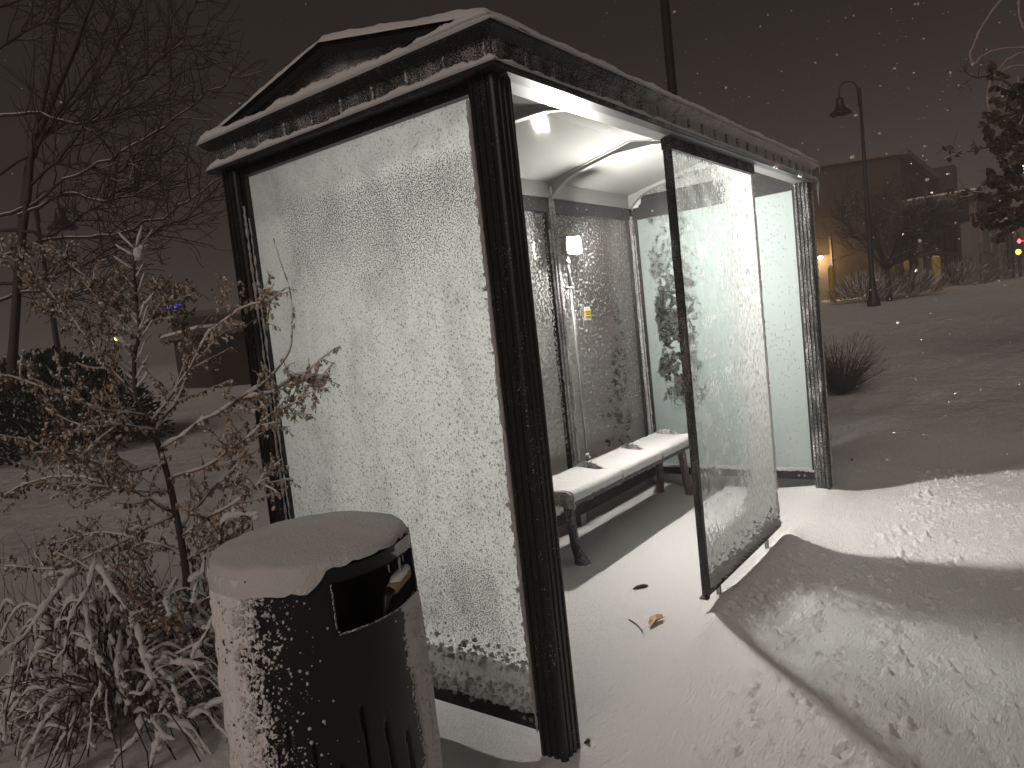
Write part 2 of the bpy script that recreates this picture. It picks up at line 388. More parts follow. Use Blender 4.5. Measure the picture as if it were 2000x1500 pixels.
# --- snow-caked glass. which: what covers the pane where (object space metres)
def glass_mat(name, which):
    m, nt, o = newmat(name); b = N(nt); g = b.geo(); x, y, z = b.xyz(g)
    lay = b.n('ShaderNodeFresnel'); lay.inputs[0].default_value = 1.5
    tr = b.n('ShaderNodeBsdfTransparent'); tr.inputs[0].default_value = (.90, .955, .94, 1)
    gl = b.n('ShaderNodeBsdfGlossy'); gl.inputs[1].default_value = .03
    clear = b.mixs(lay.outputs[0], tr.outputs[0], gl.outputs[0])
    thick = 0.0; hb = None
    if which == 'left_end':
        # u grows from the far post to the near corner ; bigger pellets near the corner and low down
        u = b.m('DIVIDE', b.m('SUBTRACT', 1.25, y), 1.18); v = b.m('DIVIDE', z, 2.1)
        gsc = b.scale(1, 1, .9, g)
        warp = b.n('ShaderNodeVectorMath', operation='ADD'); b.lk(gsc, warp.inputs[0])
        nz = b.n('ShaderNodeTexNoise'); b.lk(g, nz.inputs['Vector']); nz.inputs['Scale'].default_value = 60
        nzs = b.n('ShaderNodeVectorMath', operation='SCALE'); b.lk(nz.outputs['Color'], nzs.inputs[0]); nzs.inputs['Scale'].default_value = .012
        b.lk(nzs.outputs[0], warp.inputs[1]); W = warp.outputs[0]
        amt = b.m('ADD', b.ss(u, .0, 1., .0, .45), b.ss(v, .95, .1, 0, .45), clamp=True)
        def pel(sc, lo, gate, rr):
            d, c = b.vor(sc, W, 1, True); cr = b.xyz(c)[0]
            on = b.ss(cr, b.m('SUBTRACT', gate, b.m('MULTIPLY', amt, lo)), b.m('ADD', b.m('SUBTRACT', gate, b.m('MULTIPLY', amt, lo)), .05))
            return b.m('MULTIPLY', b.ss(d, rr, rr*.35), on)
        p1 = pel(52, .30, 1.12, .36); p2 = pel(92, .50, 1.04, .42); p3 = pel(185, .40, .78, .46)
        fine = b.noise(300, 3, g, .7)
        pel_all = b.m('MAXIMUM', b.m('MULTIPLY', p1, 1.0), b.m('MAXIMUM', b.m('MULTIPLY', p2, .75), b.m('MULTIPLY', p3, .5)))
        thick = b.m('ADD', b.m('ADD', pel_all, b.ss(b.noise(4.5, 5, b.scale(1, 1.4, .8, g), .65, .5), .42, .75, 0, .42)), b.ss(fine, .5, .75, 0, .25), clamp=True)
        # thin speckled band across the top middle and low right where the glass nearly shows
        cx1 = b.m('MULTIPLY', b.ss(z, 1.35, 1.85), b.m('MULTIPLY', b.ss(z, 2.05, 1.92), b.ss(y, 1.20, .95)))
        cx2 = b.m('MULTIPLY', b.ss(z, .25, .42), b.m('MULTIPLY', b.ss(z, .72, .55), b.ss(y, .62, .35)))
        cx2 = b.m('MULTIPLY', cx2, b.ss(y, .12, .22))
        thin = b.m('ADD', b.m('MAXIMUM', cx1, cx2), b.m('MULTIPLY', b.m('SUBTRACT', b.noise(3, 3, g), .5), .5))
        thr = b.m('SUBTRACT', .65, b.m('MULTIPLY', thin, .17))
        holes = b.ss(b.noise(210, 2, g, .55), thr, b.m('ADD', thr, .06))
        mask = b.m('MULTIPLY', b.m('SUBTRACT', 1.0, b.m('MULTIPLY', holes, .75)), .93)
        smooth = b.m('MULTIPLY', b.ss(b.m('ADD', z, b.m('MULTIPLY', y, .10)), 2.0, 2.09), .25)
        mask = b.m('SUBTRACT', mask, smooth)
        hb = b.m('ADD', pel_all, b.m('MULTIPLY', fine, .25))
        tcol = (.86, .90, .87); bst, bd = .8, .012
    elif which == 'screen':
        st = b.scale(1, 1, .38, g)
        n1 = b.noise(70, 4, st, .65); n2 = b.noise(16, 4, st, .6); n3 = b.noise(190, 3, b.scale(1, 1, .7, g), .6)
        # coverage map over the screen: right third and foot heavily caked
        cov = b.m('ADD', b.ss(b.m('ADD', x, b.m('MULTIPLY', b.m('SUBTRACT', n2, .5), .35)), 1.72, 2.12, 0, .42), b.ss(z, .42, .16, 0, .6))
        belt = b.m('MULTIPLY', b.ss(z, .93, 1.0), b.ss(z, 1.12, 1.04)); cov = b.m('ADD', cov, b.m('MULTIPLY', belt, .13))
        cov = b.m('ADD', cov, b.ss(z, 1.95, 2.14, 0, .12)); cov = b.m('ADD', cov, b.ss(x, 1.40, 1.27, 0, .16))
        cov = b.m('ADD', cov, b.m('MULTIPLY', b.m('SUBTRACT', n2, .5), .30)); cov = b.m('SUBTRACT', cov, .045)
        thr = b.m('SUBTRACT', .53, b.m('MULTIPLY', cov, .42))
        pat = b.m('ADD', b.m('MULTIPLY', n1, .62), b.m('MULTIPLY', n3, .38))
        cr = b.ss(pat, thr, b.m('ADD', thr, .06))
        haze_ = b.ss(b.noise(8, 3, g), .35, .7, .08, .42)
        mask = b.m('MULTIPLY', b.m('MAXIMUM', cr, haze_), .96)
        # cleared oval
        ex = b.m('DIVIDE', b.m('SUBTRACT', x, 1.764), .045); ez = b.m('DIVIDE', b.m('SUBTRACT', z, 1.228), .062)
        e = b.m('ADD', b.m('MULTIPLY', ex, ex), b.m('MULTIPLY', ez, ez))
        mask = b.m('MULTIPLY', mask, b.ss(b.m('ADD', e, b.m('MULTIPLY', b.m('SUBTRACT', n1, .5), .5)), .8, 1.05, .45, 1))
        hb = b.m('ADD', cr, n1); thick = b.m('MULTIPLY', b.ss(n1, .44, .60), b.ss(cov, .0, .35)); tcol = (.66, .69, .67); bst, bd = .9, .012
    elif which == 'right_end':
        n1 = b.noise(5, 5, g, .62, .4); n2 = b.noise(230, 2, g, .6); n3 = b.noise(26, 4, g, .6)
        edge = b.m('ADD', b.m('MULTIPLY', b.m('SUBTRACT', n1, .5), .45), y)
        full = b.m('MAXIMUM', b.ss(edge, .88, .82), b.ss(b.m('ADD', edge, b.m('MULTIPLY', b.m('SINE', b.m('MULTIPLY', z, 5)), .02)), 1.12, 1.17))
        full = b.m('MAXIMUM', full, b.ss(z, .75, .55))
        top = b.m('MULTIPLY', b.ss(z, 1.45, 1.9), b.ss(n3, .35, .6, .2, .75))
        clump = b.m('MULTIPLY', b.ss(b.m('ADD', b.m('MULTIPLY', n1, .6), b.m('MULTIPLY', b.noise(17, 5, g, .65, .6), .6)), .62, .67), .9)
        dots = b.ss(n2, .60, .63)
        mask = b.m('MAXIMUM', b.m('MULTIPLY', full, .97), b.m('MAXIMUM', top, b.m('MAXIMUM', clump, dots)))
        d, c = b.vor(42, g, 1, True); pel_ = b.m('MULTIPLY', b.ss(d, .32, .1), b.ss(b.xyz(c)[0], .72, .75))
        hb = b.m('ADD', b.m('MULTIPLY', pel_, .6), b.m('MULTIPLY', b.noise(120, 3, g), .3)); tcol = (.66, .76, .74); bst, bd = .7, .010
    else:  # back wall
        n1 = b.noise(50, 2, g, .6); n2 = b.noise(2.2, 4, g, .6); n3 = b.noise(95, 2, g, .6)
        lf = b.m('ADD', b.ss(x, 3.3, 1.7, 0, .09), b.ss(x, 3.15, 3.4, 0, .04))
        low = b.ss(z, .62, .45, 0, -.12)
        thr = b.m('SUBTRACT', .605, b.m('ADD', b.m('ADD', lf, low), b.m('MULTIPLY', b.m('SUBTRACT', n2, .5), .12)))
        mask = b.m('MAXIMUM', b.ss(n1, thr, b.m('ADD', thr, .03)), b.ss(n3, b.m('ADD', thr, .02), b.m('ADD', thr, .05)))
        veil = b.m('MULTIPLY', b.ss(b.m('ADD', x, b.m('MULTIPLY', b.m('SUBTRACT', n2, .5), .3)), 2.98, 3.25), .35)
        mask = b.m('MAXIMUM', b.m('MULTIPLY', mask, .9), b.m('ADD', veil, .012)); hb = n1; tcol = (.86, .90, .88); bst, bd = .8, .006
    nrm = b.bump(hb, bst, bd)
    c1 = b.mixc(thick, tcol, tuple(c*(.34 if which == 'left_end' else .25) for c in tcol))
    df = b.n('ShaderNodeBsdfDiffuse'); df.inputs[0].default_value = ({'right_end': (.58, .67, .655, 1), 'screen': (.60, .62, .61, 1), 'left_end': (.8, .81, .80, 1), 'back': (.75, .76, .75, 1)}.get(which, (.80, .82, .81, 1))); b.lk(nrm, df.inputs['Normal'])
    tl = b.n('ShaderNodeBsdfTranslucent'); b.lk(c1, tl.inputs[0]); b.lk(nrm, tl.inputs['Normal'])
    frost = b.mixs({'left_end': .84, 'screen': .38, 'right_end': .42, 'back': .30}[which], df.outputs[0], tl.outputs[0])
    b.lk(b.mixs(mask, clear, frost), o.inputs[0]); return m

# ------------------------------------------------------------------ world: dim city-lit snow cloud
W = bpy.data.worlds.new('World'); SC.world = W; W.use_nodes = True
nt = W.node_tree; nt.nodes.clear(); b = N(nt)
tc = b.n('ShaderNodeTexCoord').outputs['Generated']
wx, wy, wz = b.xyz(tc)
horiz = b.ss(wz, .38, -.02)
east = b.ss(b.m('ADD', b.m('MULTIPLY', wx, .97), b.m('MULTIPLY', wy, -.25)), .30, 1.0)
f = b.m('MULTIPLY', horiz, b.m('ADD', b.m('MULTIPLY', east, .8), .2))
f = b.m('ADD', f, b.m('MULTIPLY', b.m('SUBTRACT', b.noise(3, 4, tc), .5), .12), clamp=True)
skyc = b.mixc(f, (.0135, .0107, .0098), (.054, .0435, .0395))
bg = b.n('ShaderNodeBackground'); b.lk(skyc, bg.inputs[0]); bg.inputs[1].default_value = 1.0
wo = b.n('ShaderNodeOutputWorld'); b.lk(bg.outputs[0], wo.inputs[0])
sun = bpy.data.lights.new('street_glow', 'SUN'); sun.energy = 1.0; sun.color = (1.0, .84, .74); sun.angle = math.radians(35)
so = bpy.data.objects.new('street_glow', sun); COL.objects.link(so)
dv = Vector((.93, .20, -.50)); so.rotation_euler = dv.to_track_quat('-Z', 'Y').to_euler()

# ------------------------------------------------------------------ ground sheet
def axis(lo, hi, step, far, gr=1.075):
    mid = list(np.arange(lo, hi, step)); a = []; s = step; v = lo
    while v > -far: s *= gr; v -= s; a.append(v)
    c = []; s = step; v = mid[-1]
    while v < far: s *= gr; v += s; c.append(v)
    return np.array(a[::-1]+mid+c)
xs = axis(-1.3, 4.2, .0105, 420); ys = axis(-1.9, 1.9, .0105, 420)
X, Y = np.meshgrid(xs, ys); H = ground_h(X, Y)
for cx, cy, r, h in CLODS:
    i0, i1 = np.searchsorted(xs, (cx-3*r, cx+3*r)); j0, j1 = np.searchsorted(ys, (cy-3*r, cy+3*r))
    if i1 <= i0 or j1 <= j0: continue
    xx = X[j0:j1, i0:i1]; yy = Y[j0:j1, i0:i1]
    H[j0:j1, i0:i1] += h*np.exp(-((xx-cx)**2+(yy-cy)**2)/(r*r*.8)) - h*.45*np.exp(-((xx-cx-r*1.2)**2+(yy-cy+r*.9)**2)/(r*r*.7))
nx, ny = len(xs), len(ys)
vs = np.stack([X, Y, H], -1).reshape(-1, 3)
idx = np.arange(nx*ny).reshape(ny, nx)
fs = np.stack([idx[:-1, :-1], idx[:-1, 1:], idx[1:, 1:], idx[1:, :-1]], -1).reshape(-1, 4)
me = bpy.data.meshes.new('ground'); me.vertices.add(len(vs)); me.vertices.foreach_set('co', vs.astype(np.float32).ravel())
me.loops.add(fs.size); me.loops.foreach_set('vertex_index', fs.astype(np.int32).ravel())
me.polygons.add(len(fs)); me.polygons.foreach_set('loop_start', np.arange(0, fs.size, 4, dtype=np.int32))
me.polygons.foreach_set('use_smooth', np.ones(len(fs), bool)); me.update(calc_edges=True)
me.materials.append(M['ground'])
go = bpy.data.objects.new('ground', me); COL.objects.link(go); go['kind'] = 'structure'

# ------------------------------------------------------------------ bus shelter
sh = thing('bus_shelter', 'black framed glass bus shelter caked in snow and lit from inside', 'bus shelter')
def post_section(hw):
    """rounded square with three flutes on each face"""
    out = []; f = []
    g = .006; dp = .005
    cs = [-.5*hw, 0, .5*hw]
    line = [(-hw+.012, 0)]
    for c in cs: line += [(c-g, 0), (c-g*.6, dp), (c+g*.6, dp), (c+g, 0)]
    line += [(hw-.012, 0), (hw-.004, .004)]
    for k in range(4):
        a = k*PI/2; ca, sa = math.cos(a), math.sin(a)
        for t, d in line:
            px_, py_ = t, -hw+d
            out.append((px_*ca-py_*sa, px_*sa+py_*ca))
    return out
SEC = post_section(.05)
def post(x, y, z0, z1, name='post', sec=SEC, mat='black'):
    mb = MB(); n = len(sec)
    for z in (z0, z1): mb.v += [(x+a, y+c, z) for a, c in sec]
    for i in range(n): mb.f.append((i, (i+1) % n, n+(i+1) % n, n+i)); mb.m.append(0)
    mb.f.append(tuple(range(n))[::-1]); mb.m.append(0); mb.f.append(tuple(range(n, 2*n))); mb.m.append(0)
    return mb.build(name, M[mat], sh)
post(0, 0, -.03, 2.149, mat='black'); post(L, 0, -.03, 2.149, mat='black_speck'); post(0, D, -.03, 2.149); post(L, D, -.03, 2.149, mat='black_heavy')
for xm in (1.15, 2.298):
    mb = MB(); mb.box(xm-.032, D-.035, -.03, xm+.032, D+.035, ZG+.09); mb.box(xm-.010, D-.044, .17, xm+.010, D-.035, ZG)
    mb.build('mullion', M['black_heavy'], sh)
# frame rails and stiles
def rails(name, mat, boxes):
    for q in boxes:
        mb = MB(); mb.box(*q)
        dx, dy, dz = (q[3]-q[0], q[4]-q[1], q[5]-q[2])
        mb.build('rail' if dz < max(dx, dy) else 'stile', M[mat], sh)
def stile_y(x, y0, y1, t=.022): return (x-t, y0, .161, x+t, y1, ZG)
rails('end_frame', 'black', [(-.028, .051, ZR, .028, D-.051, .160), (-.029, .051, ZG, .029, D-.051, 2.165), stile_y(0, .0505, .0675), stile_y(0, D-.0675, D-.0505)])
rails('end_frame', 'black', [(L-.028, .051, ZR, L+.028, D-.051, .152), (L-.03, .051, ZG, L+.03, D-.051, 2.206), (L-.012, .055, 2.207, L+.012, D-.055, 2.292),
      (L-.022, .0505, .153, L+.022, .0675, ZG), (L-.022, D-.0675, .153, L+.022, D-.0505, ZG)])
rails('back_frame', 'black', [(.051, D-.05, ZR-.01, L-.051, D+.028, .158), (.051, D-.03, ZG, L-.051, D+.03, 2.206)] +
      [(a, D-.02, .158, c, D+.02, ZG) for a, c in ((.0505, .0675), (1.15-.049, 1.15-.0325), (1.15+.0325, 1.15+.049), (2.298-.049, 2.298-.0325), (2.298+.0325, 2.298+.049), (L-.0675, L-.0505))])
# bolts on the rails
for (x, y, z, ax) in ((-.030, .085, .125, 0), (-.030, .112, .125, 0), (L-.030, .12, .12, 0), (L-.030, .16, .12, 0), (L-.033, .45, 2.16, 0), (L-.033, 1.1, 2.16, 0), (2.75, D-.033, 2.16, 1), (2.62, D-.033, 2.16, 1)):
    d = Vector((-.004, 0, 0)) if ax == 0 else Vector((0, -.004, 0))
    mb = MB(); mb.tube([Vector((x, y, z))-d*.5, Vector((x, y, z))+d], .008, 8); mb.build('bolt', M['steel'], sh)
# panes
def pane(x0, y0, x1, y1, z0, z1, mat, label=None, name='glass_pane', gap=.004):
    mb = MB(); n = 2
    mb.quad((x0, y0, z0), (x1, y1, z0), (x1, y1, z1), (x0, y0, z1))
    o = mb.build(name, mat, sh)
    o.modifiers.new('t', 'SOLIDIFY')
    o.modifiers.remove(o.modifiers[0])
    if label: o['label'] = label
    return o
pane(0, .0675, 0, D-.0675, .160, ZG, glass_mat('left_end_snowy_glass', 'left_end'), 'wide end pane coated in backlit pebbly snow')
pane(L, .0675, L, D-.0675, .152, ZG, glass_mat('right_end_snowy_glass', 'right_end'), 'far end pane part clear, part covered in smooth snow')
bg_ = glass_mat('back_snowy_glass', 'back')
for a, c in ((.0675, 1.101), (1.199, 2.249), (2.347, L-.0675)):
    pane(a, D, c, D, .158, ZG, bg_, 'back pane speckled with glittering snow grains')
# front screen
scr = pane(1.264+.012, 0, 2.381, 0, .100, 2.10, glass_mat('front_screen_snowy_glass', 'screen'), 'narrow front wind screen streaked with wet snow', 'wind_screen')
mb = MB(); mb.box(1.250, -.016, .072, 1.276, .016, 2.10); mb.box(1.276, -.016, .072, 2.376, .016, .100); mb.box(1.25, -.022, 2.10, 2.385, .022, 2.149)
mb.box(1.225, -.020, .064, 1.252, .02, .074)
o = mb.build('screen_frame', M['black_speck'], sh)
for x in (1.41, 2.15):
    mb = MB(); mb.box(x-.009, -.009, -.04, x+.009, .009, .073); mb.build('leg', M['steel'], sh)

# lumpy snow ridge helper: cross-section swept along a line with noisy width/height
def ridge(p0, p1, across, w, h, seed=0, step=.012, up=(0, 0, 1), prof=7, wn=.35, hn=.35, f=14, taper=True, hole=0, sag=0):
    p0, p1, ac, up = Vector(p0), Vector(p1), Vector(across).normalized(), Vector(up)
    ln = (p1-p0).length; n = max(4, int(ln/step)); mb = MB(); so_ = seed*7.3
    for i in range(n+1):
        t = i/n; p = p0.lerp(p1, t); s_ = t*ln
        nz = mn.noise(Vector((s_*f, so_, 0))); n2 = mn.noise(Vector((s_*f*3.1, so_+4, 0))); n3 = mn.noise(Vector((s_*f*.25, so_+9, 0)))
        ww = w*(1+wn*(nz+.5*n2)); hh = h*max(.12, 1+hn*(nz*.6+.5*n2+1.3*n3))
        if taper:
            e = min(1, min(t, 1-t)*ln/.03); e = math.sqrt(max(.02, e)); hh *= e
        for k in range(prof):
            a = k/(prof-1); q = Vector((0, 0, 0))
            off = ac*(ww*a - w*.0) ; zz = hh*math.sin(PI*min(1, max(0, a)))**.55
            jn = mn.noise(Vector((s_*60, a*9, so_+2)))*.15
            mb.v.append(tuple(p + off + up*(zz*(1+jn)) ))
    for i in range(n):
        for k in range(prof-1):
            a = i*prof+k; mb.f.append((a, a+1, a+prof+1, a+prof)); mb.m.append(0)
        a = i*prof; mb.f.append((a, a+prof, a+2*prof-1, a+prof-1)); mb.m.append(0)
    return mb
def add(dst, src):
    n = len(dst.v); dst.v += src.v; dst.f += [tuple(i+n for i in f) for f in src.f]; dst.m += src.m; return dst

# fascia: profile swept round the rectangle
def ring(o, z): return [(-o, -o, z), (L+o, -o, z), (L+o, D+o, z), (-o, D+o, z)]
def ringsweep(prof, mat, name, closed=True, parent=sh):
    mb = MB()
    for o_, z in prof: mb.v += ring(o_, z)
    n = len(prof)
    for i in range(n if closed else n-1):
        j = (i+1) % n
        for k in range(4):
            mb.f.append((i*4+k, i*4+(k+1) % 4, j*4+(k+1) % 4, j*4+k)); mb.m.append(0)
    return mb
fp = [(.030, 2.152), (.084, 2.150), (.0867, 2.153), (.0867, 2.166), (.078, 2.172), (.060, 2.176), (.056, 2.182), (.056, 2.228), (.060, 2.236), (.072, 2.240), (.085, 2.250), (.094, 2.258), (.098, 2.262), (.098, 2.272), (.094, 2.275), (-.02, 2.276), (-.02, 2.262), (.030, 2.258)]
mb = ringsweep(fp, M['fascia'], 'fascia'); nf_ = len(mb.f)
sp = .158
k = 0
while -.04+k*sp < L+.05:
    x = -.04+k*sp; mb.box(x-.006, -.064, 2.178, x+.006, -.055, 2.240); mb.box(x-.004, D+.055, 2.178, x+.004, D+.062, 2.236); k += 1
k = 0
while -.04+k*sp < D+.05:
    y = -.04+k*sp; mb.box(-.063, y-.005, 2.178, -.055, y+.005, 2.238); mb.box(L+.055, y-.004, 2.178, L+.062, y+.004, 2.236); k += 1
mb.m = [0]*nf_+[1]*(len(mb.f)-nf_); mb.build('fascia', [M['fascia'], M['batten']], sh)
# soffit and header
mb = MB(); mb.box(-.02, -.082, 2.1440, L+.02, -.034, 2.1490)
mb.build('soffit_strip', M['soffit'], sh)
mb = MB(); mb.box(.055, -.024, 2.151, L-.055, .045, 2.215); mb.box(.03, .030, 2.216, L-.013, .046, 2.304); mb.box(.03, D-.046, 2.2075, L-.013, D-.032, 2.304)
mb.box(.012, .046, 2.2, .026, D-.046, 2.31)
mb.build('header', M['rib'], sh)
# vault ceiling, roof and ribs
YM, ZRG, ZE = .659, 2.430, 2.305
mb = MB()
for s_, ye in ((0, .046), (1, D-.046)):
    n = 5
    mb.quad((.027, ye, ZE), (L-.0125, ye, ZE), (L-.0125, YM, ZRG), (.027, YM, ZRG))
mb.build('ceiling', M['white_paint'], sh)
for xc in (.10, 1.15, 2.298, L-.06):
    mb = MB(); n = 18; a = []
    for i in range(n+1):
        t = -1+2*i/n; y = YM+t*(YM-.047)
        zt = ZRG-.001-(ZRG-ZE)*abs(t); zb = min(zt-.022, 2.205+.175*(1-abs(t)**3.2))
        a.append((y, zt, zb))
    for i in range(n):
        (y0, t0, b0), (y1, t1, b1) = a[i], a[i+1]
        x0, x1 = xc-.022, xc+.022
        mb.quad((x0, y0, b0), (x0, y1, b1), (x0, y1, t1), (x0, y0, t0)); mb.quad((x1, y0, t0), (x1, y1, t1), (x1, y1, b1), (x1, y0, b0)); mb.quad((x0, y0, b0), (x1, y0, b0), (x1, y1, b1), (x0, y1, b1))
    mb.build('roof_rib', M['rib'], sh)
# ceiling join flanges (raised seams beside each rib)
for xc in (1.15, 2.298):
    for ye in (.05, D-.05):
        mb = MB(); mb.obox((xc-.035, ye, ZE-.003), (xc-.035, YM, ZRG-.003), .022, .004); mb.build('ceiling_seam', M['rib'], sh)
# outer roof
X0, X1 = -.055, L+.055; ye0, ye1 = -.055, D+.055; zr0, zr1 = 2.293, 2.438
mb = MB()
for ya in (ye0, ye1):
    p = [(X0, ya, zr0), (X1, ya, zr0), (X1, YM, zr1), (X0, YM, zr1)]
    q = [(a, c, z+.010) for a, c, z in p]; p = [(a, c, z) for a, c, z in p]
    mb.quad(*q); mb.quad(*p[::-1]); mb.quad(p[0], p[1], q[1], q[0]); mb.quad(p[0], q[0], q[3], p[3]); mb.quad(p[1], p[2], q[2], q[1])
mb.build('roof', M['black_clean'], sh)
# rake boards and gable infills
for xg in (-.052, L+.040):
    for ya in (ye0, ye1):
        mb = MB(); p = [(ya, zr0-.001), (YM, zr1-.001), (YM, zr1-.030), (ya, zr0-.023)]
        for xa in (xg, xg+.012):
            mb.quad(*[(xa, a, z) for a, z in p])
        for i in range(4):
            a0, a1 = p[i], p[(i+1) % 4]; mb.quad((xg, *a0), (xg+.012, *a0), (xg+.012, *a1), (xg, *a1))
        mb.build('rake_board', M['black_clean'], sh)
for xg in (.0, L):
    mb = MB(); n = 0; mb.v += [(xg, ye0+.03, 2.277), (xg, ye1-.03, 2.277), (xg, ye1-.03, zr0-.002), (xg, YM, zr1-.002), (xg, ye0+.03, zr0-.002)]; mb.f.append(tuple(range(n, n+5))); mb.m.append(0)
    mb.build('gable', M['tympanum'], sh)
# snow lying on the shelter
cap = MB()
for ya in (ye0, ye1):
    # blanket on the roof slopes
    nu, nv = 150, 26
    n0 = len(cap.v)
    for i in range(nu+1):
        for j in range(nv+1):
            u = i/nu; v = j/nv; x = X0-.012+(X1-X0+.024)*u; y = ya + (YM-ya)*v; z = zr0+.012+(zr1-zr0)*v
            ed = min(1, min(u, 1-u)*(X1-X0)/.03, v*.72/.03+.05) ; ed = math.sqrt(ed)
            nz = mn.noise(Vector((x*5, y*5, 3)))*.5+mn.noise(Vector((x*22, y*22, 8)))*.25
            cap.v.append((x+mn.noise(Vector((y*30, 1, x)))*.004, y, z-.004+.036*ed*(1+nz*.7)))
    for i in range(nu):
        for j in range(nv):
            a = n0+i*(nv+1)+j; cap.f.append((a, a+nv+1, a+nv+2, a+1)); cap.m.append(0)
cap.build('roof_snow', M['snow_fuzz'], sh, True)
def add(_, src): src.build('cornice_snow', M['snow_fuzz'], sh, True)
led = None
add(led, ridge((-.108, -.10, 2.270), (-.108, D+.11, 2.270), (1, 0, 0), .075, .036, 1, .006, f=22, hn=.55))
add(led, ridge((-.106, -.09, 2.285), (-.106, .22, 2.285), (1, 0, 0), .06, .028, 2, .008, f=16))
add(led, ridge((-.10, .62, 2.285), (-.10, .82, 2.285), (1, 0, 0), .05, .018, 3, .008, f=16))
add(led, ridge((-.100, -.106, 2.270), (L+.10, -.106, 2.270), (0, 1, 0), .05, .017, 4, .008, f=34, hn=.7, wn=.3))
add(led, ridge((-.094, -.09, 2.163), (-.094, D+.09, 2.163), (1, 0, 0), .040, .023, 5, .006, f=40, hn=.5, wn=.3))
add(led, ridge((-.08, -.094, 2.163), (L+.09, -.094, 2.163), (0, 1, 0), .034, .014, 6, .007, f=60, hn=.7, wn=.2))
# snow banks at the feet of the panes and along the stiles
def wedge(y0, y1, x, sgn, z0, hts, depth, seed, axis_='y', step=.008):
    """snow banked against glass: rises from the rail up the pane"""
    bank = MB(); n = int(abs(y1-y0)/step); rows = 12; n0 = 0
    for i in range(n+1):
        t = i/n; s_ = y0+(y1-y0)*t
        hh = hts(t)*(1+.20*mn.noise(Vector((s_*22, seed, 0)))+.12*mn.noise(Vector((s_*70, seed, 3)))); dd = depth*(1+.3*mn.noise(Vector((s_*9, seed, 5))))
        for k in range(rows):
            a = k/(rows-1); off = dd*(1-a**1.6)*(1 if k else 1.0); zz = hh*a
            j = mn.noise(Vector((s_*38, a*6, seed)))*.016+mn.noise(Vector((s_*110, a*18, seed)))*.007
            d_ = sgn*(off+j*(0 if k == rows-1 else 1)+.001)
            bank.v.append((x+d_, s_, z0+zz+(0.010*mn.noise(Vector((s_*60, k, seed))) if k < 3 else 0)) if axis_ == 'y' else (s_, x+d_, z0+zz))
    for i in range(n):
        for k in range(rows-1):
            a = n0+i*rows+k; bank.f.append((a, a+1, a+rows+1, a+rows)); bank.m.append(0)
    bank.build('banked_snow', M['thin_snow'], sh, True)
wedge(.052, D-.052, 0, -1, .155, lambda t: .115-.035*t+.03*math.sin(t*5), .040, 1)
wedge(.052, D-.052, L, -1, .150, lambda t: .022, .030, 3)
wedge(1.280, 2.378, -.001, -1, .092, lambda t: .030+.02*math.sin(t*9)*.4+.03*(1-t), .016, 4, 'x', .006)
for a, c in ((.05, 1.1), (1.2, 2.25), (2.35, L-.05)): wedge(a, c, D-.001, -1, .156, lambda t: .03+.05*math.exp(-t*5), .045, 5, 'x')
def crumbs(n, fn, r0, r1, seed):
    random.seed(seed); mb = MB()
    for _ in range(n): mb.blob(fn(), random.uniform(r0, r1)*random.random()**.5, .9, 0, .7)
    mb.build('stuck_snow', M['thin_snow'], sh, True)['kind'] = 'stuff'
crumbs(520, lambda: (-.004-random.random()*.006, random.uniform(.07, D-.08), .255+abs(random.gauss(0, .045))), .003, .011, 51)
crumbs(260, lambda: (-.004-random.random()*.006, .068+abs(random.gauss(0, .014)), random.uniform(.25, 2.05)), .004, .012, 52)
crumbs(420, lambda: (-.032-random.random()*.02, random.uniform(.06, D-.06), random.uniform(.150, .235)), .004, .012, 53)
crumbs(260, lambda: (random.uniform(1.29, 2.37), -.006-random.random()*.006, .115+abs(random.gauss(0, .05))), .003, .009, 54)
def vert_snow(x, y, z0, z1, r, seed, br=.5, fl=.75):
    st = MB()
    n = int((z1-z0)/.012); P = []; Rr = []
    for i in range(n+1):
        z = z0+(z1-z0)*i/n; k = 1+br*mn.noise(Vector((z*26, seed, 0)))+.8*mn.noise(Vector((z*75, seed, 0)))+br*.8*mn.noise(Vector((z*5, seed, 4)))
        P.append((x+mn.noise(Vector((z*40, seed, 7)))*.003, y+mn.noise(Vector((z*14, seed, 9)))*.003, z)); Rr.append(r*max(.25, k))
    st.tube(P, Rr, 7, .22); st.build('stile_snow', M['thin_snow'], sh, True)
vert_snow(-.024, .070, .2, 2.10, .008, 1); vert_snow(-.045, .053, .1, 2.05, .0035, 11, .9); vert_snow(-.032, D-.053, .1, 2.0, .0045, 2, 1.0); vert_snow(-.012, .079, .25, 2.0, .006, 4)
vert_snow(-.026, D-.070, .2, 1.95, .003, 3, 1.2)
vert_snow(L+.047, -.030, .02, 2.12, .017, 5, .25); vert_snow(L+.035, -.045, .02, 2.1, .010, 6, .3)
vert_snow(2.383, -.006, .12, 2.09, .007, 8, .25); vert_snow(2.298+.040, D-.024, .18, 2.0, .006, 9, .9); vert_snow(2.298-.045, D-.022, .18, 2.0, .005, 10, .9)
vert_snow(L-.058, D-.045, .3, 2.0, .004, 12, 1.1); vert_snow(L-.045, D-.058, .3, 2.0, .004, 13, 1.1)
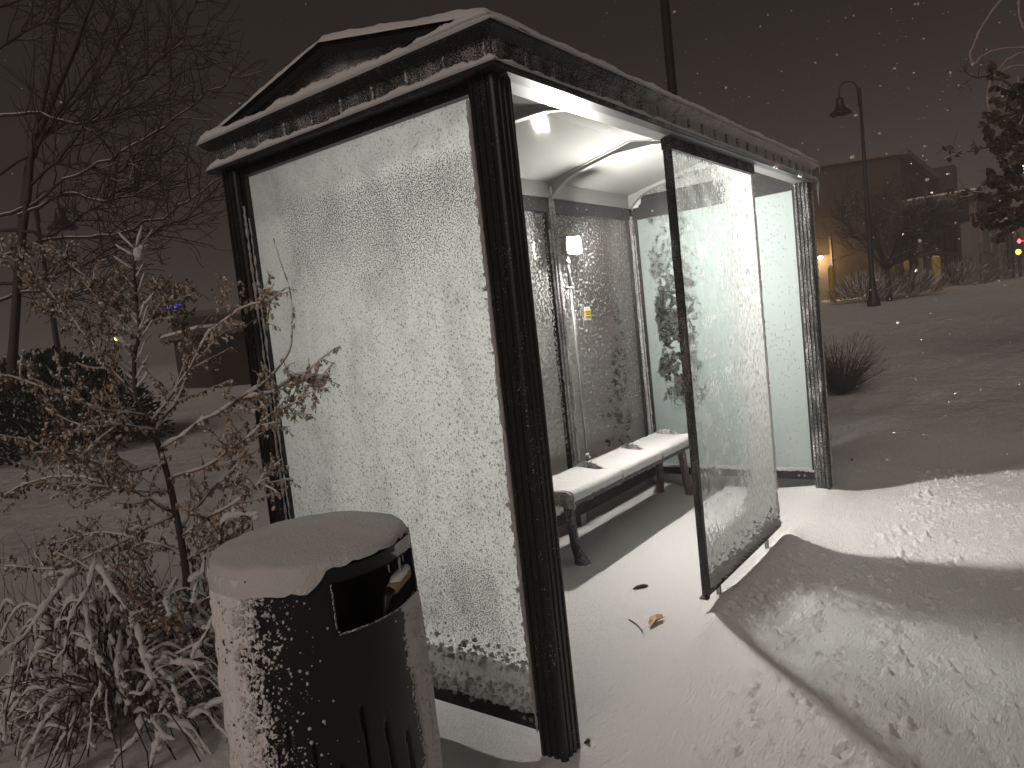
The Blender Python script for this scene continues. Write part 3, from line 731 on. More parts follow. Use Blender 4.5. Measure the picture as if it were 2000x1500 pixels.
# peeled scraps of snow inside the gable and on the header
def scrap(c, r, nrm, seed):
    sc_ = MB()
    c = Vector(c); nrm = Vector(nrm); a = nrm.cross(Vector((0, 0, 1))).normalized(); n = 14; n0 = len(sc_.v)
    for q in (0, .006):
        sc_.v.append(tuple(c+nrm*(q*1.5)))
        for k in range(n):
            t = 2*PI*k/n; rr = r*(1+.55*mn.noise(Vector((math.cos(t)*1.7, math.sin(t)*1.7, seed))))
            sc_.v.append(tuple(c+a*rr*math.cos(t)*.7+Vector((0, 0, 1))*rr*math.sin(t)+nrm*q))
    for k in range(n):
        a0, a1 = n0+1+k, n0+1+(k+1) % n; e = n+1
        sc_.f += [(n0+e, a0+e, a1+e), (a0, a1, a1+e, a0+e)]; sc_.m += [0, 0]
    sc_.build('snow_scrap', M['snow'], sh, True)
scrap((L-.014, D-.075, 2.265), .072, (-1, 0, 0), 1.3); scrap((2.276, D-.053, 2.25), .03, (0, -1, 0), 5.2)
for k, (x, z) in enumerate(((2.55, 2.149), (2.60, 2.150), (3.05, 2.147), (3.1, 2.150))):
    sc_ = MB(); sc_.blob((x, -.088, z), .012, 1.0); sc_.build('snow_scrap', M['snow'], sh, True)
ic = MB(); ic.tube([(L+.085, -.075, 2.15), (L+.088, -.076, 2.10), (L+.086, -.075, 2.06), (L+.090, -.076, 1.99)], [.013, .009, .006, .0012], 7, .2); ic.build('icicle', M['ice'], sh, True); ic = MB()
ic.tube([(L+.075, -.06, 2.15), (L+.075, -.061, 2.10)], [.008, .002], 6, .2); ic.build('icicle', M['ice'], sh, True); ic = MB()
ic.tube([(L+.09, -.09, 2.285), (L+.10, -.094, 2.24), (L+.095, -.09, 2.2)], [.004, .004, .001], 6, .2)
ic.build('icicle', M['ice'], sh, True)
# lamp on the back mullion
lx, ly, lz = 2.365, 1.195, 1.885
lamp = MB()
r = .01; w_, d_, h_ = .072, .028, .050
lamp.box(lx-w_+.02, ly-d_, lz-h_, lx+w_-.02, ly+d_, lz+h_)
n0 = len(lamp.v)
lamp = MB(); secs = []
for (sx_, z) in ((.8, -h_), (.96, -h_+.008), (1, -.02), (1, .03), (.93, h_-.006), (.85, h_)):
    lamp.v += [(lx+a*w_*sx_, ly+c*d_*sx_, lz+z) for a, c in ((-1, -.6), (-.8, -1), (.8, -1), (1, -.6), (1, .6), (.8, 1), (-.8, 1), (-1, .6))]
for i in range(5):
    for k in range(8): lamp.f.append((i*8+k, i*8+(k+1) % 8, i*8+8+(k+1) % 8, i*8+8+k)); lamp.m.append(0)
lamp.f.append(tuple(range(8))[::-1]); lamp.f.append(tuple(range(40, 48))); lamp.m += [0, 0]
lo_ = MB(); lo_.tube([(lx-.035, ly+.03, lz-h_-.005), (lx-.035, ly+.03, 1.62)], .011, 10); lo_.tube([(lx-.035, ly+.03, 1.62), (lx-.035, ly+.03, .47), (lx-.035, ly+.04, .30)], .008, 8)
lo_.tube([(lx-.035, ly+.03, lz-h_-.04), (lx-.035, ly+.03, lz-h_-.07)], .016, 10); lo_.box(lx-.075, ly+.02, 1.60, lx+.0, ly+.045, 1.615)
lo_.box(lx-w_-.006, ly-d_*.35, lz+h_+.001, lx+w_+.006, ly+.045, lz+h_+.0035); lo_.box(lx-w_-.006, ly-d_*.35, lz-h_-.006, lx+w_+.006, ly+.045, lz-h_-.001); lo_.box(lx-w_-.006, ly+.031, lz-h_-.001, lx+w_+.006, ly+.045, lz+h_+.001)  # housing plates added to keep lamp light off the ceiling and back pane
for q_ in (-1, 1): lo_.box(lx+q_*(w_+.004)-.002, ly-d_*.35, lz-h_-.001, lx+q_*(w_+.004)+.002, ly+.031, lz+h_+.001); lo_.box(lx-w_-.006, ly-d_-.022, lz+h_+.004, lx+w_+.006, ly+.05, lz+h_+.012)  # side shields and projecting hood, also added to block the lamp
con = lo_.build('lamp_conduit_shields', M['steel'], sh, True)
lh = lamp.build('lamp_head', M['lamp_emit'], sh); lh['label'] = 'blazing white lamp head on the back mullion'
mb = MB(); mb.blob((lx-.035, ly+.03, .48), .02); mb.blob((lx-.03, ly+.02, .46), .014); mb.build('conduit_snow', M['snow'], sh, True)
# notice sticker
mb = MB(); mb.box(2.620, D-.008, 1.383, 2.708, D-.003, 1.477); stk = mb.build('notice_sticker', M['sticker_w'], sh); stk['label'] = 'small white and yellow notice on the back glass'
mb = MB(); mb.box(2.624, D-.0105, 1.395, 2.704, D-.0085, 1.452); mb.build('yellow_field', M['sticker_y'], stk)
mb = MB()
for r_, (z, a, c) in enumerate(((1.441, 2.632, 2.696), (1.424, 2.640, 2.688), (1.406, 2.630, 2.698))):
    x = a
    while x < c:
        w = random.choice((.0035, .005, .006)); mb.box(x, D-.0125, z-.0045, x+w, D-.0108, z+.0045); x += w+.0018+(.004 if random.random() < .15 else 0)
mb.build('lettering', M['ink'], stk)
mb = MB()
for x in (2.648, 2.676): mb.box(x-.005, D-.0105, 1.457, x+.005, D-.0085, 1.470)
mb.build('pictogram', M['ink2'], stk)

# ------------------------------------------------------------------ bench
BX0, BX1, BY0, BY1, BZ = 1.50, 3.24, .835, 1.165, .44
bn = thing('bench', 'backless three-seat metal bench under a crust of snow inside the shelter', 'bench', ((BX0+BX1)/2, 1.0, 0))
def seat_prof(off=0.0):
    # y,z outline of the seat shell from front lip to back
    P = [(BY0+.012, BZ-.075), (BY0-.002, BZ-.05), (BY0-.004, BZ-.02), (BY0+.012, BZ-.002), (BY0+.06, BZ+.004), (BY0+.16, BZ-.006), (BY1-.08, BZ-.004), (BY1-.02, BZ+.008), (BY1, BZ+.004), (BY1+.006, BZ-.03)]
    return P
def sweep_x(prof, x0, x1, nx_, th, lump=0, seed=0):
    mb = MB(); n = len(prof)
    for i in range(nx_+1):
        x = x0+(x1-x0)*i/nx_
        for j, (y, z) in enumerate(prof):
            e = lump*mn.noise(Vector((x*30, j*1.7, seed)))
            mb.v.append((x, y+(-e*.6 if j < 3 else 0), z+th+(e if j >= 3 else e*.5)))
        for j, (y, z) in enumerate(prof): mb.v.append((x, y+(.006 if j < 4 else 0), z-.004))
    m = 2*n
    for i in range(nx_):
        for j in range(n-1):
            a = i*m+j; mb.f.append((a, a+m, a+m+1, a+1)); a += n; mb.f.append((a, a+1, a+m+1, a+m)); mb.m += [0, 0]
        a = i*m; mb.f.append((a, a+n, a+n+m, a+m)); a = i*m+n-1; mb.f.append((a, a+m, a+n+m, a+n)); mb.m += [0, 0]
    for i in (0, nx_):
        for j in range(n-1):
            a = i*m+j; mb.f.append((a, a+1, a+n+1, a+n)); mb.m.append(0)
    return mb
sg = (BX1-BX0)/3
P = seat_prof()
for k in range(3):
    a, c = BX0+k*sg, BX0+(k+1)*sg
    seat = sweep_x(P, a+.004, c-.004, 4, 0).build('seat', M['bench'], bn)
    sweep_x([(y-(.004 if j < 3 else 0), z+.001) for j, (y, z) in enumerate(P[1:])], a+.006, c-.006, 110, .014, .009, k).build('seat_snow', M['snow_fuzz'], seat, True)
# end apron + dividers with their scalloped humps
for k in range(4):
    x = BX0+k*sg; mb = MB(); n = 26; n0 = 0
    for i in range(n+1):
        t = i/n; y = BY0-.008+(BY1+.014-BY0)*t
        hump = .040*math.sin(PI*min(1, max(0, (t-.42)/.56)))**.8 + .004*math.sin(t*60)*(t > .42)
        ztop = BZ+.012+hump-(.05 if t < .03 else 0)-.02*max(0, .12-t)/.12
        zb = BZ-.075+.0*t if k in (0, 3) else BZ-.03
        if k in (0, 3): zb = BZ-.085+.02*math.sin(PI*t)
        for dx in (-.010, .010): mb.v += [(x+dx, y, ztop), (x+dx, y, zb)]
    for i in range(n):
        a = i*4; c = a+4
        mb.f += [(a, c, c+1, a+1), (a+2, a+3, c+3, c+2), (a, a+2, c+2, c), (a+1, c+1, c+3, a+3)]; mb.m += [0]*4
    mb.f += [(0, 1, 3, 2), (n*4, n*4+2, n*4+3, n*4+1)]; mb.m += [0, 0]
    dv_ = mb.build('divider', M['black_heavy'], bn)
    mb = MB()
    for i in range(12, 27):
        t = i/26; y = BY0-.008+(BY1+.014-BY0)*t; mb.blob((x, y, BZ+.012+.032*math.sin(PI*min(1, max(0, (t-.42)/.56)))**.8), random.uniform(.006, .012), .8)
    mb.build('divider_snow', M['snow'], dv_, True)
mb = MB(); mb.box(BX0+.03, BY0+.06, BZ-.035, BX1-.03, BY0+.085, BZ-.012); mb.box(BX0+.03, BY1-.085, BZ-.035, BX1-.03, BY1-.06, BZ-.012); mb.build('seat_beam', M['bench'], bn)
def bleg(x, y, dirn):
    mb = MB(); Pn = [(x-.01, y-dirn*.02, BZ-.02), (x, y-dirn*.01, BZ-.12), (x+.005, y, BZ-.25), (x+.012, y+dirn*.003, .10), (x+.02, y+dirn*.02, .035), (x+.022, y+dirn*.03, .0), (x+.022, y+dirn*.03, -.02)]
    mb.tube(smooth_path(Pn, 4), [q*1.2 for q in [.030, .029, .028, .027, .026, .026, .025, .025, .025, .024, .024, .024, .024, .025, .026, .028, .03, .034, .036, .038, .04, .042, .042, .042, .042]], 8)
    mb.build('leg', M['bench_leg'] if x > 2 else M['black_speck'], bn, True)
    return (x+.022, y+dirn*.03)
fy = [bleg(1.60, .925, -1), bleg(1.62, 1.14, 1), bleg(3.20, .925, -1), bleg(3.20, 1.13, 1)]

# ------------------------------------------------------------------ litter bin
BC = Vector((-.70, .20, 0)); BR = .247; BH = .935
BC.z = gz(BC.x, BC.y)-.02
bt = thing('litter_bin', 'black round litter bin with a thick domed snow cap in front of the shelter', 'litter bin', BC)
OA0, OA1, OZ0, OZ1 = math.radians(-119), math.radians(-50), .786, .902   # opening
def bin_r(z): return BR*(.955+.03*(1-z/BH)+.03*math.sin(PI*min(1, z/BH)))
mb = MB(); NS = 360
zsr = [0, .02, .1, .2, .3, .4, .5, .58, .64, OZ0, OZ1, .84, BH]
angs = [2*PI*k/NS-PI for k in range(NS)]
slits = [(math.radians(-150+i*13.5), .02, .60-.06*((i*7) % 3), (i % 3)) for i in range(9)]
def rr_at(a, z):
    r_ = bin_r(z)
    for s_a, z0, z1, tw in slits:
        aa = s_a - (z-.3)*.18*(.5+tw*.4)
        if z0 < z < z1 and abs(a-aa) < .020: r_ -= .018
    # wind-packed crust with vertical ridges on the lee side
    if -1.15 < a < .5:
        e = min(1, (a+1.15)/.25); r_ += e*(.010+.010*mn.noise(Vector((a*14, z*2.2, 3)))+.005*mn.noise(Vector((a*40, z*9, 5))))
    if a > 1.5 or a < -2.75:
        r_ += .007+.010*mn.noise(Vector((a*18, z*18, 1)))
    return r_
zfine = sorted(set(list(np.arange(0, BH+.001, .0145))+[OZ0, OZ1, BH]))
for z in zfine:
    for a in angs: mb.v.append((BC.x+rr_at(a, z)*math.cos(a), BC.y+rr_at(a, z)*math.sin(a), BC.z+z))
for i in range(len(zfine)-1):
    for k in range(NS):
        am = angs[k]+PI/NS
        if OA0 < am < OA1 and OZ0-.001 <= zfine[i] and zfine[i+1] <= OZ1+.001: continue
        a = i*NS+k; c = i*NS+(k+1) % NS
        mb.f.append((a, c, c+NS, a+NS)); mb.m.append(0)
body = mb.build('body', M['bin'], bt, True)
random.seed(77); mb = MB()
for _ in range(1500):
    t = random.random(); a = (-3.10+abs(random.gauss(0, .32))) if t < .72 else (-1.05+random.gauss(0, .12)); z = random.uniform(.02, BH-.03)
    if a > -2.0 and t < .72: continue
    if t >= .72 and z > OZ0-.02: continue
    rr = random.uniform(.0018, .0062)*random.random()**.4*(1.2 if a < -2.75 else .8); rad = rr_at(a, z)+rr*.2
    mb.blob((BC.x+rad*math.cos(a), BC.y+rad*math.sin(a), BC.z+z), rr, 1, 0, .6)
o_ = mb.build('stuck_snow', M['snow_fuzz'], bt, True); o_['kind'] = 'stuff'
# recess: side cheeks, floor and inner back
mb = MB(); n = 14
oa = [OA0+(OA1-OA0)*i/n for i in range(n+1)]
def pr_(r_, a, z): return (BC.x+r_*math.cos(a), BC.y+r_*math.sin(a), BC.z+z)
for i in range(n):
    a0, a1 = oa[i], oa[i+1]
    mb.quad(pr_(BR-.005, a0, OZ1), pr_(BR-.005, a1, OZ1), pr_(.06, a1, OZ1), pr_(.06, a0, OZ1)); mb.quad(pr_(BR-.005, a0, OZ0), pr_(BR-.005, a1, OZ0), pr_(.12, a1, OZ0-.1), pr_(.12, a0, OZ0-.1))
    mb.quad(pr_(.06, a0, OZ1), pr_(.06, a1, OZ1), pr_(.12, a1, OZ0-.1), pr_(.12, a0, OZ0-.1))
for a0 in (OA0, OA1): mb.quad(pr_(BR-.003, a0, OZ0), pr_(BR-.003, a0, OZ1), pr_(.06, a0, OZ1), pr_(.12, a0, OZ0-.1))
mb.build('recess', M['black_clean'], bt)
mb = MB()
Pt = [pr_(BR+.002, OA0, OZ1+.004), pr_(BR+.002, OA0, OZ0+.02), pr_(BR+.002, OA0+.03, OZ0)]
mb.tube(Pt, .0022, 5); mb.tube([pr_(bin_r(OZ0)+.002, OA0+.03+(OA1-OA0-.03)*i/16, OZ0) for i in range(17)], .0022, 5)
mb.build('opening_rim', M['black_heavy'], bt)
# domed snow cap
mb = MB(); nr_, ns_ = 26, 96
for i in range(nr_+1):
    t = i/nr_
    for k in range(ns_):
        a = 2*PI*k/ns_-PI
        wn_ = float(S((a-(OA0-.22))/.25)*S(((OA1+.25)-a)/.20)); ov = .013-.011*wn_
        rmax = bin_r(BH)+ov+.006*mn.noise(Vector((math.cos(a)*5, math.sin(a)*5, 2)))
        if t < .72:
            r_ = rmax*.93*(t/.72); z = BH+.052-.028*(t/.72)**2.4
        else:
            q = (t-.72)/.28; r_ = rmax*(.93+.07*math.sin(q*PI/2)); drop = .062-.042*wn_
            z = BH+.024-(drop+.010*mn.noise(Vector((a*9, 4, 1)))+.006*mn.noise(Vector((a*30, 4, 1))))*q**1.5
        z += .005*mn.noise(Vector((r_*16*math.cos(a), r_*16*math.sin(a), 6)))
        mb.v.append((BC.x+r_*math.cos(a), BC.y+r_*math.sin(a), BC.z+z))
for i in range(nr_):
    for k in range(ns_):
        a = i*ns_+k; c = i*ns_+(k+1) % ns_; mb.f.append((a, a+ns_, c+ns_, c)); mb.m.append(0)
mb.build('snow_cap', M['snow_fuzz'], bt, True)
for a, l_, r_ in ((-1.22, .042, .0045), (-1.42, .022, .0025), (-1.12, .02, .003)):
    mb = MB(); p = Vector(pr_(BR-.008, a, OZ1)); mb.tube([p, p+Vector((0, 0, -l_*.6)), p+Vector((.002, 0, -l_))], [r_, r_*.6, r_*.25], 6); mb.build('icicle', M['ice'], bt, True)
# roll lying in the opening
pa = Vector(pr_(BR-.02, -1.36, OZ0+.045)); pb = Vector(pr_(BR-.004, -1.06, OZ0+.070))
rl = thing('discarded_roll', 'tan roll with a snowy top and dark end sticking out of the bin opening', 'litter', pa)
mb = MB(); dd = (pb-pa).normalized(); mb.tube([pa, pa+dd*.004, pb-dd*.012, pb-dd*.003, pb], [.012, .016, .016, .012, .005], 12); mb.build('roll', M['tan'], rl, True)
mb = MB(); up_ = Vector((0, 0, .008)); mb.tube([pa+up_+dd*.005, pa.lerp(pb, .3)+up_, pa.lerp(pb, .7)+up_, pb+up_], [.008, .015, .015, .009], 10, .1); mb.build('snow_topping', M['snow'], rl, True)
mb = MB(); mb.tube([pa-dd*.0, pa-dd*.02+Vector((0, 0, -.004)), pa-dd*.035+Vector((0, 0, -.035)), pa-dd*.03+Vector((0, 0, -.08))], [.013, .009, .004, .003], 8); mb.build('dark_end', M['black'], rl, True)

# ------------------------------------------------------------------ small things on the snow
def gp(x, y): return Vector((x, y, float(ground_h(np.array([x]), np.array([y]))[0])))
g0 = gp(1.05, .165); lf = MB(); rnd = random.Random(3)
n0 = 0; ns = 14
pts = []
for i in range(ns):
    a = 2*PI*i/ns; r_ = .040*(1+.35*math.cos(3*a)+.15*rnd.uniform(-1, 1)); pts.append((g0.x+r_*1.3*math.cos(a-.9), g0.y+r_*.6*math.sin(a-.9), g0.z+.006+.016*abs(math.sin(a*1.5))+rnd.uniform(0, .005)))
lf.v = [(g0.x, g0.y, g0.z+.004)]+pts; lf.f = [(0, 1+i, 1+(i+1) % ns) for i in range(ns)]; lf.m = [0]*ns
lf.tube([(g0.x+.02, g0.y, g0.z+.008), (g0.x+.045, g0.y-.03, g0.z+.012)], .0015, 5)
tag(lf.build('dead_leaf', M['floor_leaf'], None, True), 'curled tan leaf lying on the snow in the doorway', 'leaf')
mb = MB(); a, c = gp(1.03, .29), gp(.93, .17); P = [a.lerp(c, t)+Vector((.012*math.sin(t*3), 0, .004)) for t in (0, .2, .4, .6, .8, 1)]
mb.tube(P, [.0022, .003, .0032, .003, .0025, .002], 6, .2); tag(mb.build('fallen_twig', M['debris'], None, True), 'thin dark twig on the snow beside the tan leaf', 'twig')
g1 = gp(1.395, .414); mb = MB(); mb.tube([g1+Vector((-.03, .025, .004)), g1+Vector((-.01, .01, .008)), g1+Vector((.015, -.012, .009)), g1+Vector((.03, -.03, .006))], [.002, .008, .009, .005], 7, .3)
tag(mb.build('bark_chip', M['debris'], None, True), 'short dark chip of bark lying on the shelter floor', 'bark chip')
mb = MB(); a = gp(1.45, -.02); mb.tube([a+Vector((0, 0, .006)), a+Vector((.035, -.02, .012)), a+Vector((.06, -.05, .006))], .0015, 5); tag(mb.build('fallen_twig', M['debris'], None, True), 'tiny twig on the snow just under the wind screen', 'twig')
for i, (x, y, lb) in enumerate(((-.10, -.06, 'small curl of leaf litter left of the near post foot'), (.09, -.05, 'dark leaf scrap on the snow right of the near post foot'), (4.6, .05, 'small dark clod on the snow beyond the right end'))):
    q = gp(x, y); mb = MB(); mb.tube([q+Vector((-.012, .01, .004)), q+Vector((0, 0, .010)), q+Vector((.012, .004, .003))], [.003, .007, .003], 6, .4)
    tag(mb.build('leaf_scrap', M['debris'], None, True), lb, 'leaf scrap')

# ------------------------------------------------------------------ plants
RV = Vector((.591, -.80, 0)).normalized(); FV = Vector((.8, .6, 0)); ZV = Vector((0, 0, 1))
def rdir(s=1): return Vector((random.uniform(-1, 1), random.uniform(-1, 1), random.uniform(-1, 1)))*s
def wig(pts, amt):
    return [p+Vector((mn.noise(p*7), mn.noise(p*7+Vector((5, 0, 0))), mn.noise(p*7+Vector((0, 9, 0)))))*amt for p in pts]
def snow_on(mb, P, R_, k=1.0, lump=.6, prob=1.0, minr=.003):
    """lumpy snow lying on the upper side of a branch"""
    Q = []; RR = []; run = []
    for i, p in enumerate(P):
        n_ = max(0, .5+1.1*mn.noise(p*31)+.6*mn.noise(p*75))
        t = (P[min(i+1, len(P)-1)]-P[max(i-1, 0)]).normalized() if len(P) > 1 else ZV
        flat = math.sqrt(max(0.05, 1-abs(t.z)**2))
        r_ = (R_[i]+minr)*k*(.6+lump*n_)*(.35+.65*flat)
        Q.append(p+ZV*(R_[i]*.6+r_*.35)); RR.append(max(r_, .0008))
    RR[0] *= .3; RR[-1] *= .5
    mb.tube(Q, RR, 5, .28)
    for q, rr in zip(Q, RR):
        if random.random() < .22 and rr > .002: mb.blob(q+rdir(rr*.6), rr*random.uniform(.9, 1.6), .8)
def leaves_on(lm, sm, P, dens, size, droop=.8, snowp=.5):
    for i in range(len(P)-1):
        seg = (P[i+1]-P[i]); ln = seg.length; n = dens*ln; n = int(n)+(random.random() < n-int(n))
        for _ in range(n):
            q = P[i]+seg*random.random(); d = (rdir(.6)+Vector((0, 0, -droop))).normalized()
            s_ = size*random.uniform(.7, 1.3)
            lm.leaf(q, d, rdir(), s_, s_*.55, random.random() < .35)
            if random.random() < snowp: sm.blob(q+d*s_*.4+ZV*.004, s_*random.uniform(.18, .36), .7)
def side(P, rad, n, ln, up=.3, out=1.0, start=.15, sub=1, ang=.9):
    """list of twig paths leaving path P"""
    res = []
    for k in range(n):
        t = start+(1-start)*(k+random.random())/n; i = min(len(P)-2, int(t*(len(P)-1)))
        tg = (P[i+1]-P[i]).normalized(); p = P[i].lerp(P[i+1], random.random())
        s_ = tg.cross(rdir()).normalized(); d = (tg*(1-ang*.5)+s_*ang+ZV*up).normalized()
        l_ = ln*random.uniform(.5, 1.2)*(1.1-.6*t); m_ = 5; Q = [p]
        for j in range(m_):
            d = (d+rdir(.18)+ZV*up*.12).normalized(); Q.append(Q[-1]+d*l_/m_)
        res.append(Q)
    return res

# --- sapling in front of the left end
sp_base = Vector((-.20, 1.66, 0)); sp_base.z = gz(sp_base.x, sp_base.y)
sap = thing('sapling', 'leafy young sapling with snow-dusted twigs beside the shelter left post', 'sapling', sp_base)
DS = 2.95
def pp(l, d=DS): return [pt(x, y, d+dd_) for x, y, dd_ in l]
wood, leafm, snw = MB(), MB(), MB()
trunk = smooth_path([sp_base+Vector((0, 0, -.03))]+pp([(372, 1210, 0), (362, 1110, 0), (343, 1000, 0), (322, 910, 0), (298, 840, .02), (268, 775, .03), (262, 700, .04), (272, 650, .04), (266, 580, .04), (262, 500, .03), (272, 480, .03)]), 5)
tr_r = [.017*(1-i/len(trunk)*.80) for i in range(len(trunk))]
wood.tube(trunk, tr_r, 7, .08); tw = wood.build('trunk', M['bark'], sap, True); wood = MB()
mains = [
 [(268, 775, .03), (215, 720, .0), (165, 655, -.05), (95, 575, -.1), (40, 520, -.15), (0, 490, -.2)],
 [(275, 790, .03), (200, 700, .1), (150, 640, .15), (90, 560, .2)],
 [(285, 815, .0), (220, 800, -.1), (140, 780, -.15), (50, 745, -.2), (-20, 738, -.25)],
 [(300, 845, 0), (240, 830, -.15), (165, 835, -.2), (90, 800, -.22)],
 [(265, 700, .03), (225, 640, 0), (180, 560, -.05), (130, 510, -.08), (95, 480, -.1)],
 [(268, 660, .03), (240, 620, .05), (225, 570, .06), (230, 545, .06)],
 [(272, 650, .03), (310, 600, .06), (325, 575, .05)],
 [(290, 830, 0), (330, 780, .05), (380, 700, .0), (420, 640, -.08), (470, 605, -.15), (512, 590, -.2), (525, 592, -.2)],
 [(300, 850, 0), (350, 770, .15), (370, 690, .2), (355, 620, .2), (350, 560, .22)],
 [(310, 880, 0), (380, 830, -.05), (440, 800, -.1), (500, 760, -.15), (560, 700, -.2), (566, 620, -.2), (560, 540, -.2), (538, 465, -.2)],
 [(380, 830, -.05), (460, 790, -.1), (520, 770, -.2), (570, 740, -.25), (600, 740, -.28), (625, 735, -.28)],
 [(330, 940, 0), (420, 900, -.1), (480, 860, -.15), (540, 800, -.2), (585, 780, -.22)],
 [(322, 910, 0), (260, 920, -.1), (180, 900, -.2), (110, 880, -.25), (40, 850, -.3)],
 [(335, 960, 0), (240, 950, .1), (150, 930, .15), (60, 945, .2), (0, 970, .25)],
 [(343, 1000, 0), (250, 960, -.15), (170, 945, -.25), (140, 900, -.28)],
 [(345, 1010, 0), (270, 1040, -.1), (200, 1080, -.2), (120, 1105, -.25), (10, 1110, -.3)],
 [(350, 1040, 0), (410, 960, .1), (470, 900, .2), (490, 840, .2)],
 [(352, 1050, 0), (430, 1000, -.1), (490, 960, -.15), (530, 930, -.2)],
 [(358, 1090, 0), (300, 1060, .1), (200, 1040, .2), (100, 1060, .3)],
 [(358, 1100, 0), (420, 1060, .05), (470, 1030, .1)],
]
for mi, ml in enumerate(mains):
    P = wig(smooth_path(pp(ml), 6), .018); n = len(P); R_ = [.0062*(1-.75*i/n) for i in range(n)]
    wood.tube(P, R_, 5); snow_on(snw, P, R_, .8, .9)
    leaves_on(leafm, snw, P, 55 if mi not in (9,) else 8, .025 if mi != 9 else .034, snowp=.3)
    if mi == 9:
        continue
    for Q in side(P, .003, 18, .20, .25):
        R2 = [.0026*(1-.7*i/len(Q)) for i in range(len(Q))]; wood.tube(Q, R2, 4)
        if random.random() < .5: snow_on(snw, Q, R2, .75, .9)
        leaves_on(leafm, snw, Q, 84, .021, snowp=.36)
        for Q2 in side(Q, .001, 2, .09, .1):
            wood.tube(Q2, [.0015]*len(Q2), 3); leaves_on(leafm, snw, Q2, 75, .019, snowp=.3)
# upright side shoots fanned along the leader, thick with snow
for k in range(26):
    t = .55+.43*k/26; i = int(t*(len(trunk)-1)); p = trunk[i]; sgn = 1 if k % 2 else -1
    d = (RV*sgn*random.uniform(.5, .9)+ZV*random.uniform(.45, .9)+FV*random.uniform(-.5, .5)).normalized(); l_ = random.uniform(.07, .15)*(1.2-t*.5)
    Q = [p+d*l_*j/4+ZV*.01*(j/4)**2 for j in range(5)]; R2 = [.002]*5; wood.tube(Q, R2, 4); snow_on(snw, Q, R2, 1.35, .8)
snw.blob(pt(272, 497, DS), .027, 1.1); snw.blob(pt(276, 484, DS), .016)
wood.build('branches', M['bark_pale'], sap, True)
leafm.build('leaves', [M['leaf_pale'], M['leaf']], sap)
snw.build('branch_snow', M['snow_fuzz'], sap, True)

# --- snow-laden drooping shrub, lower left
sb = Vector(pt(235, 1380, 2.62)); sb.z = gz(sb.x, sb.y)
shr = thing('drooping_shrub', 'low shrub with arching stems bowed down under clumps of snow', 'shrub', sb)
wood, leafm, snw = MB(), MB(), MB()
arch = [
 [(185, 1095, -.1), (170, 1150, -.15), (135, 1210, -.2), (128, 1290, -.2), (125, 1305, -.2)],
 [(150, 1110, -.1), (95, 1180, -.2), (50, 1240, -.25), (0, 1285, -.3), (-30, 1310, -.3)],
 [(190, 1105, -.1), (220, 1150, -.15), (240, 1180, -.18), (255, 1220, -.18)],
 [(160, 1180, -.1), (175, 1240, -.15), (190, 1290, -.2), (200, 1340, -.2), (178, 1380, -.2), (172, 1480, -.2)],
 [(270, 1220, 0), (275, 1270, -.1), (292, 1320, -.15), (300, 1350, -.15)],
 [(235, 1240, 0), (232, 1300, -.1), (240, 1350, -.15), (250, 1375, -.15)],
 [(180, 1330, 0), (120, 1380, -.15), (80, 1430, -.2), (50, 1500, -.25), (40, 1540, -.25)],
 [(200, 1350, 0), (150, 1400, -.1), (130, 1470, -.15), (118, 1530, -.2)],
 [(300, 1300, 0), (330, 1330, -.1), (345, 1370, -.15), (350, 1392, -.15)],
 [(320, 1370, 0), (322, 1360, -.1), (330, 1380, -.1)],
 [(290, 1290, 0), (340, 1295, -.1), (392, 1298, -.12)],
 [(280, 1400, 0), (265, 1440, -.1), (225, 1480, -.15), (215, 1520, -.2)],
 [(310, 1400, 0), (312, 1440, -.1), (295, 1480, -.15), (290, 1520, -.15)],
 [(60, 1230, .1), (30, 1290, 0), (15, 1360, -.05), (10, 1440, -.1)],
 [(100, 1240, .1), (60, 1290, 0), (75, 1350, 0), (92, 1385, 0)],
 [(0, 1350, .1), (50, 1370, 0), (80, 1400, 0)],
 [(400, 1085, -.1), (395, 1120, -.12), (380, 1150, -.14), (375, 1175, -.14)],
 [(420, 1200, -.1), (395, 1250, -.12), (378, 1280, -.12)],
 [(430, 1060, -.1), (435, 1020, -.12), (480, 1008, -.1), (500, 1012, -.1)],
 [(350, 1130, 0), (325, 1170, -.05), (330, 1200, -.1)], [(250, 1160, 0), (235, 1130, 0), (200, 1110, 0), (150, 1115, 0), (90, 1120, 0)],
]
for ml in arch:
    P = wig(smooth_path([pt(x, y, 2.66+d_) for x, y, d_ in ml], 6), .012); n = len(P); R_ = [.0065*(1-.4*i/n) for i in range(n)]
    wood.tube(P, R_, 5); snow_on(snw, P, R_, .95, 1.5, minr=.0035)
    for Q in side(P, .002, 3, .07, -.2): wood.tube(Q, .002, 3); snow_on(snw, Q, [.002]*len(Q), 1.6, .9); leaves_on(leafm, snw, Q, 14, .022)
    if random.random() < .8: snw.blob(P[-1], random.uniform(.008, .014), .9)
random.seed(21)
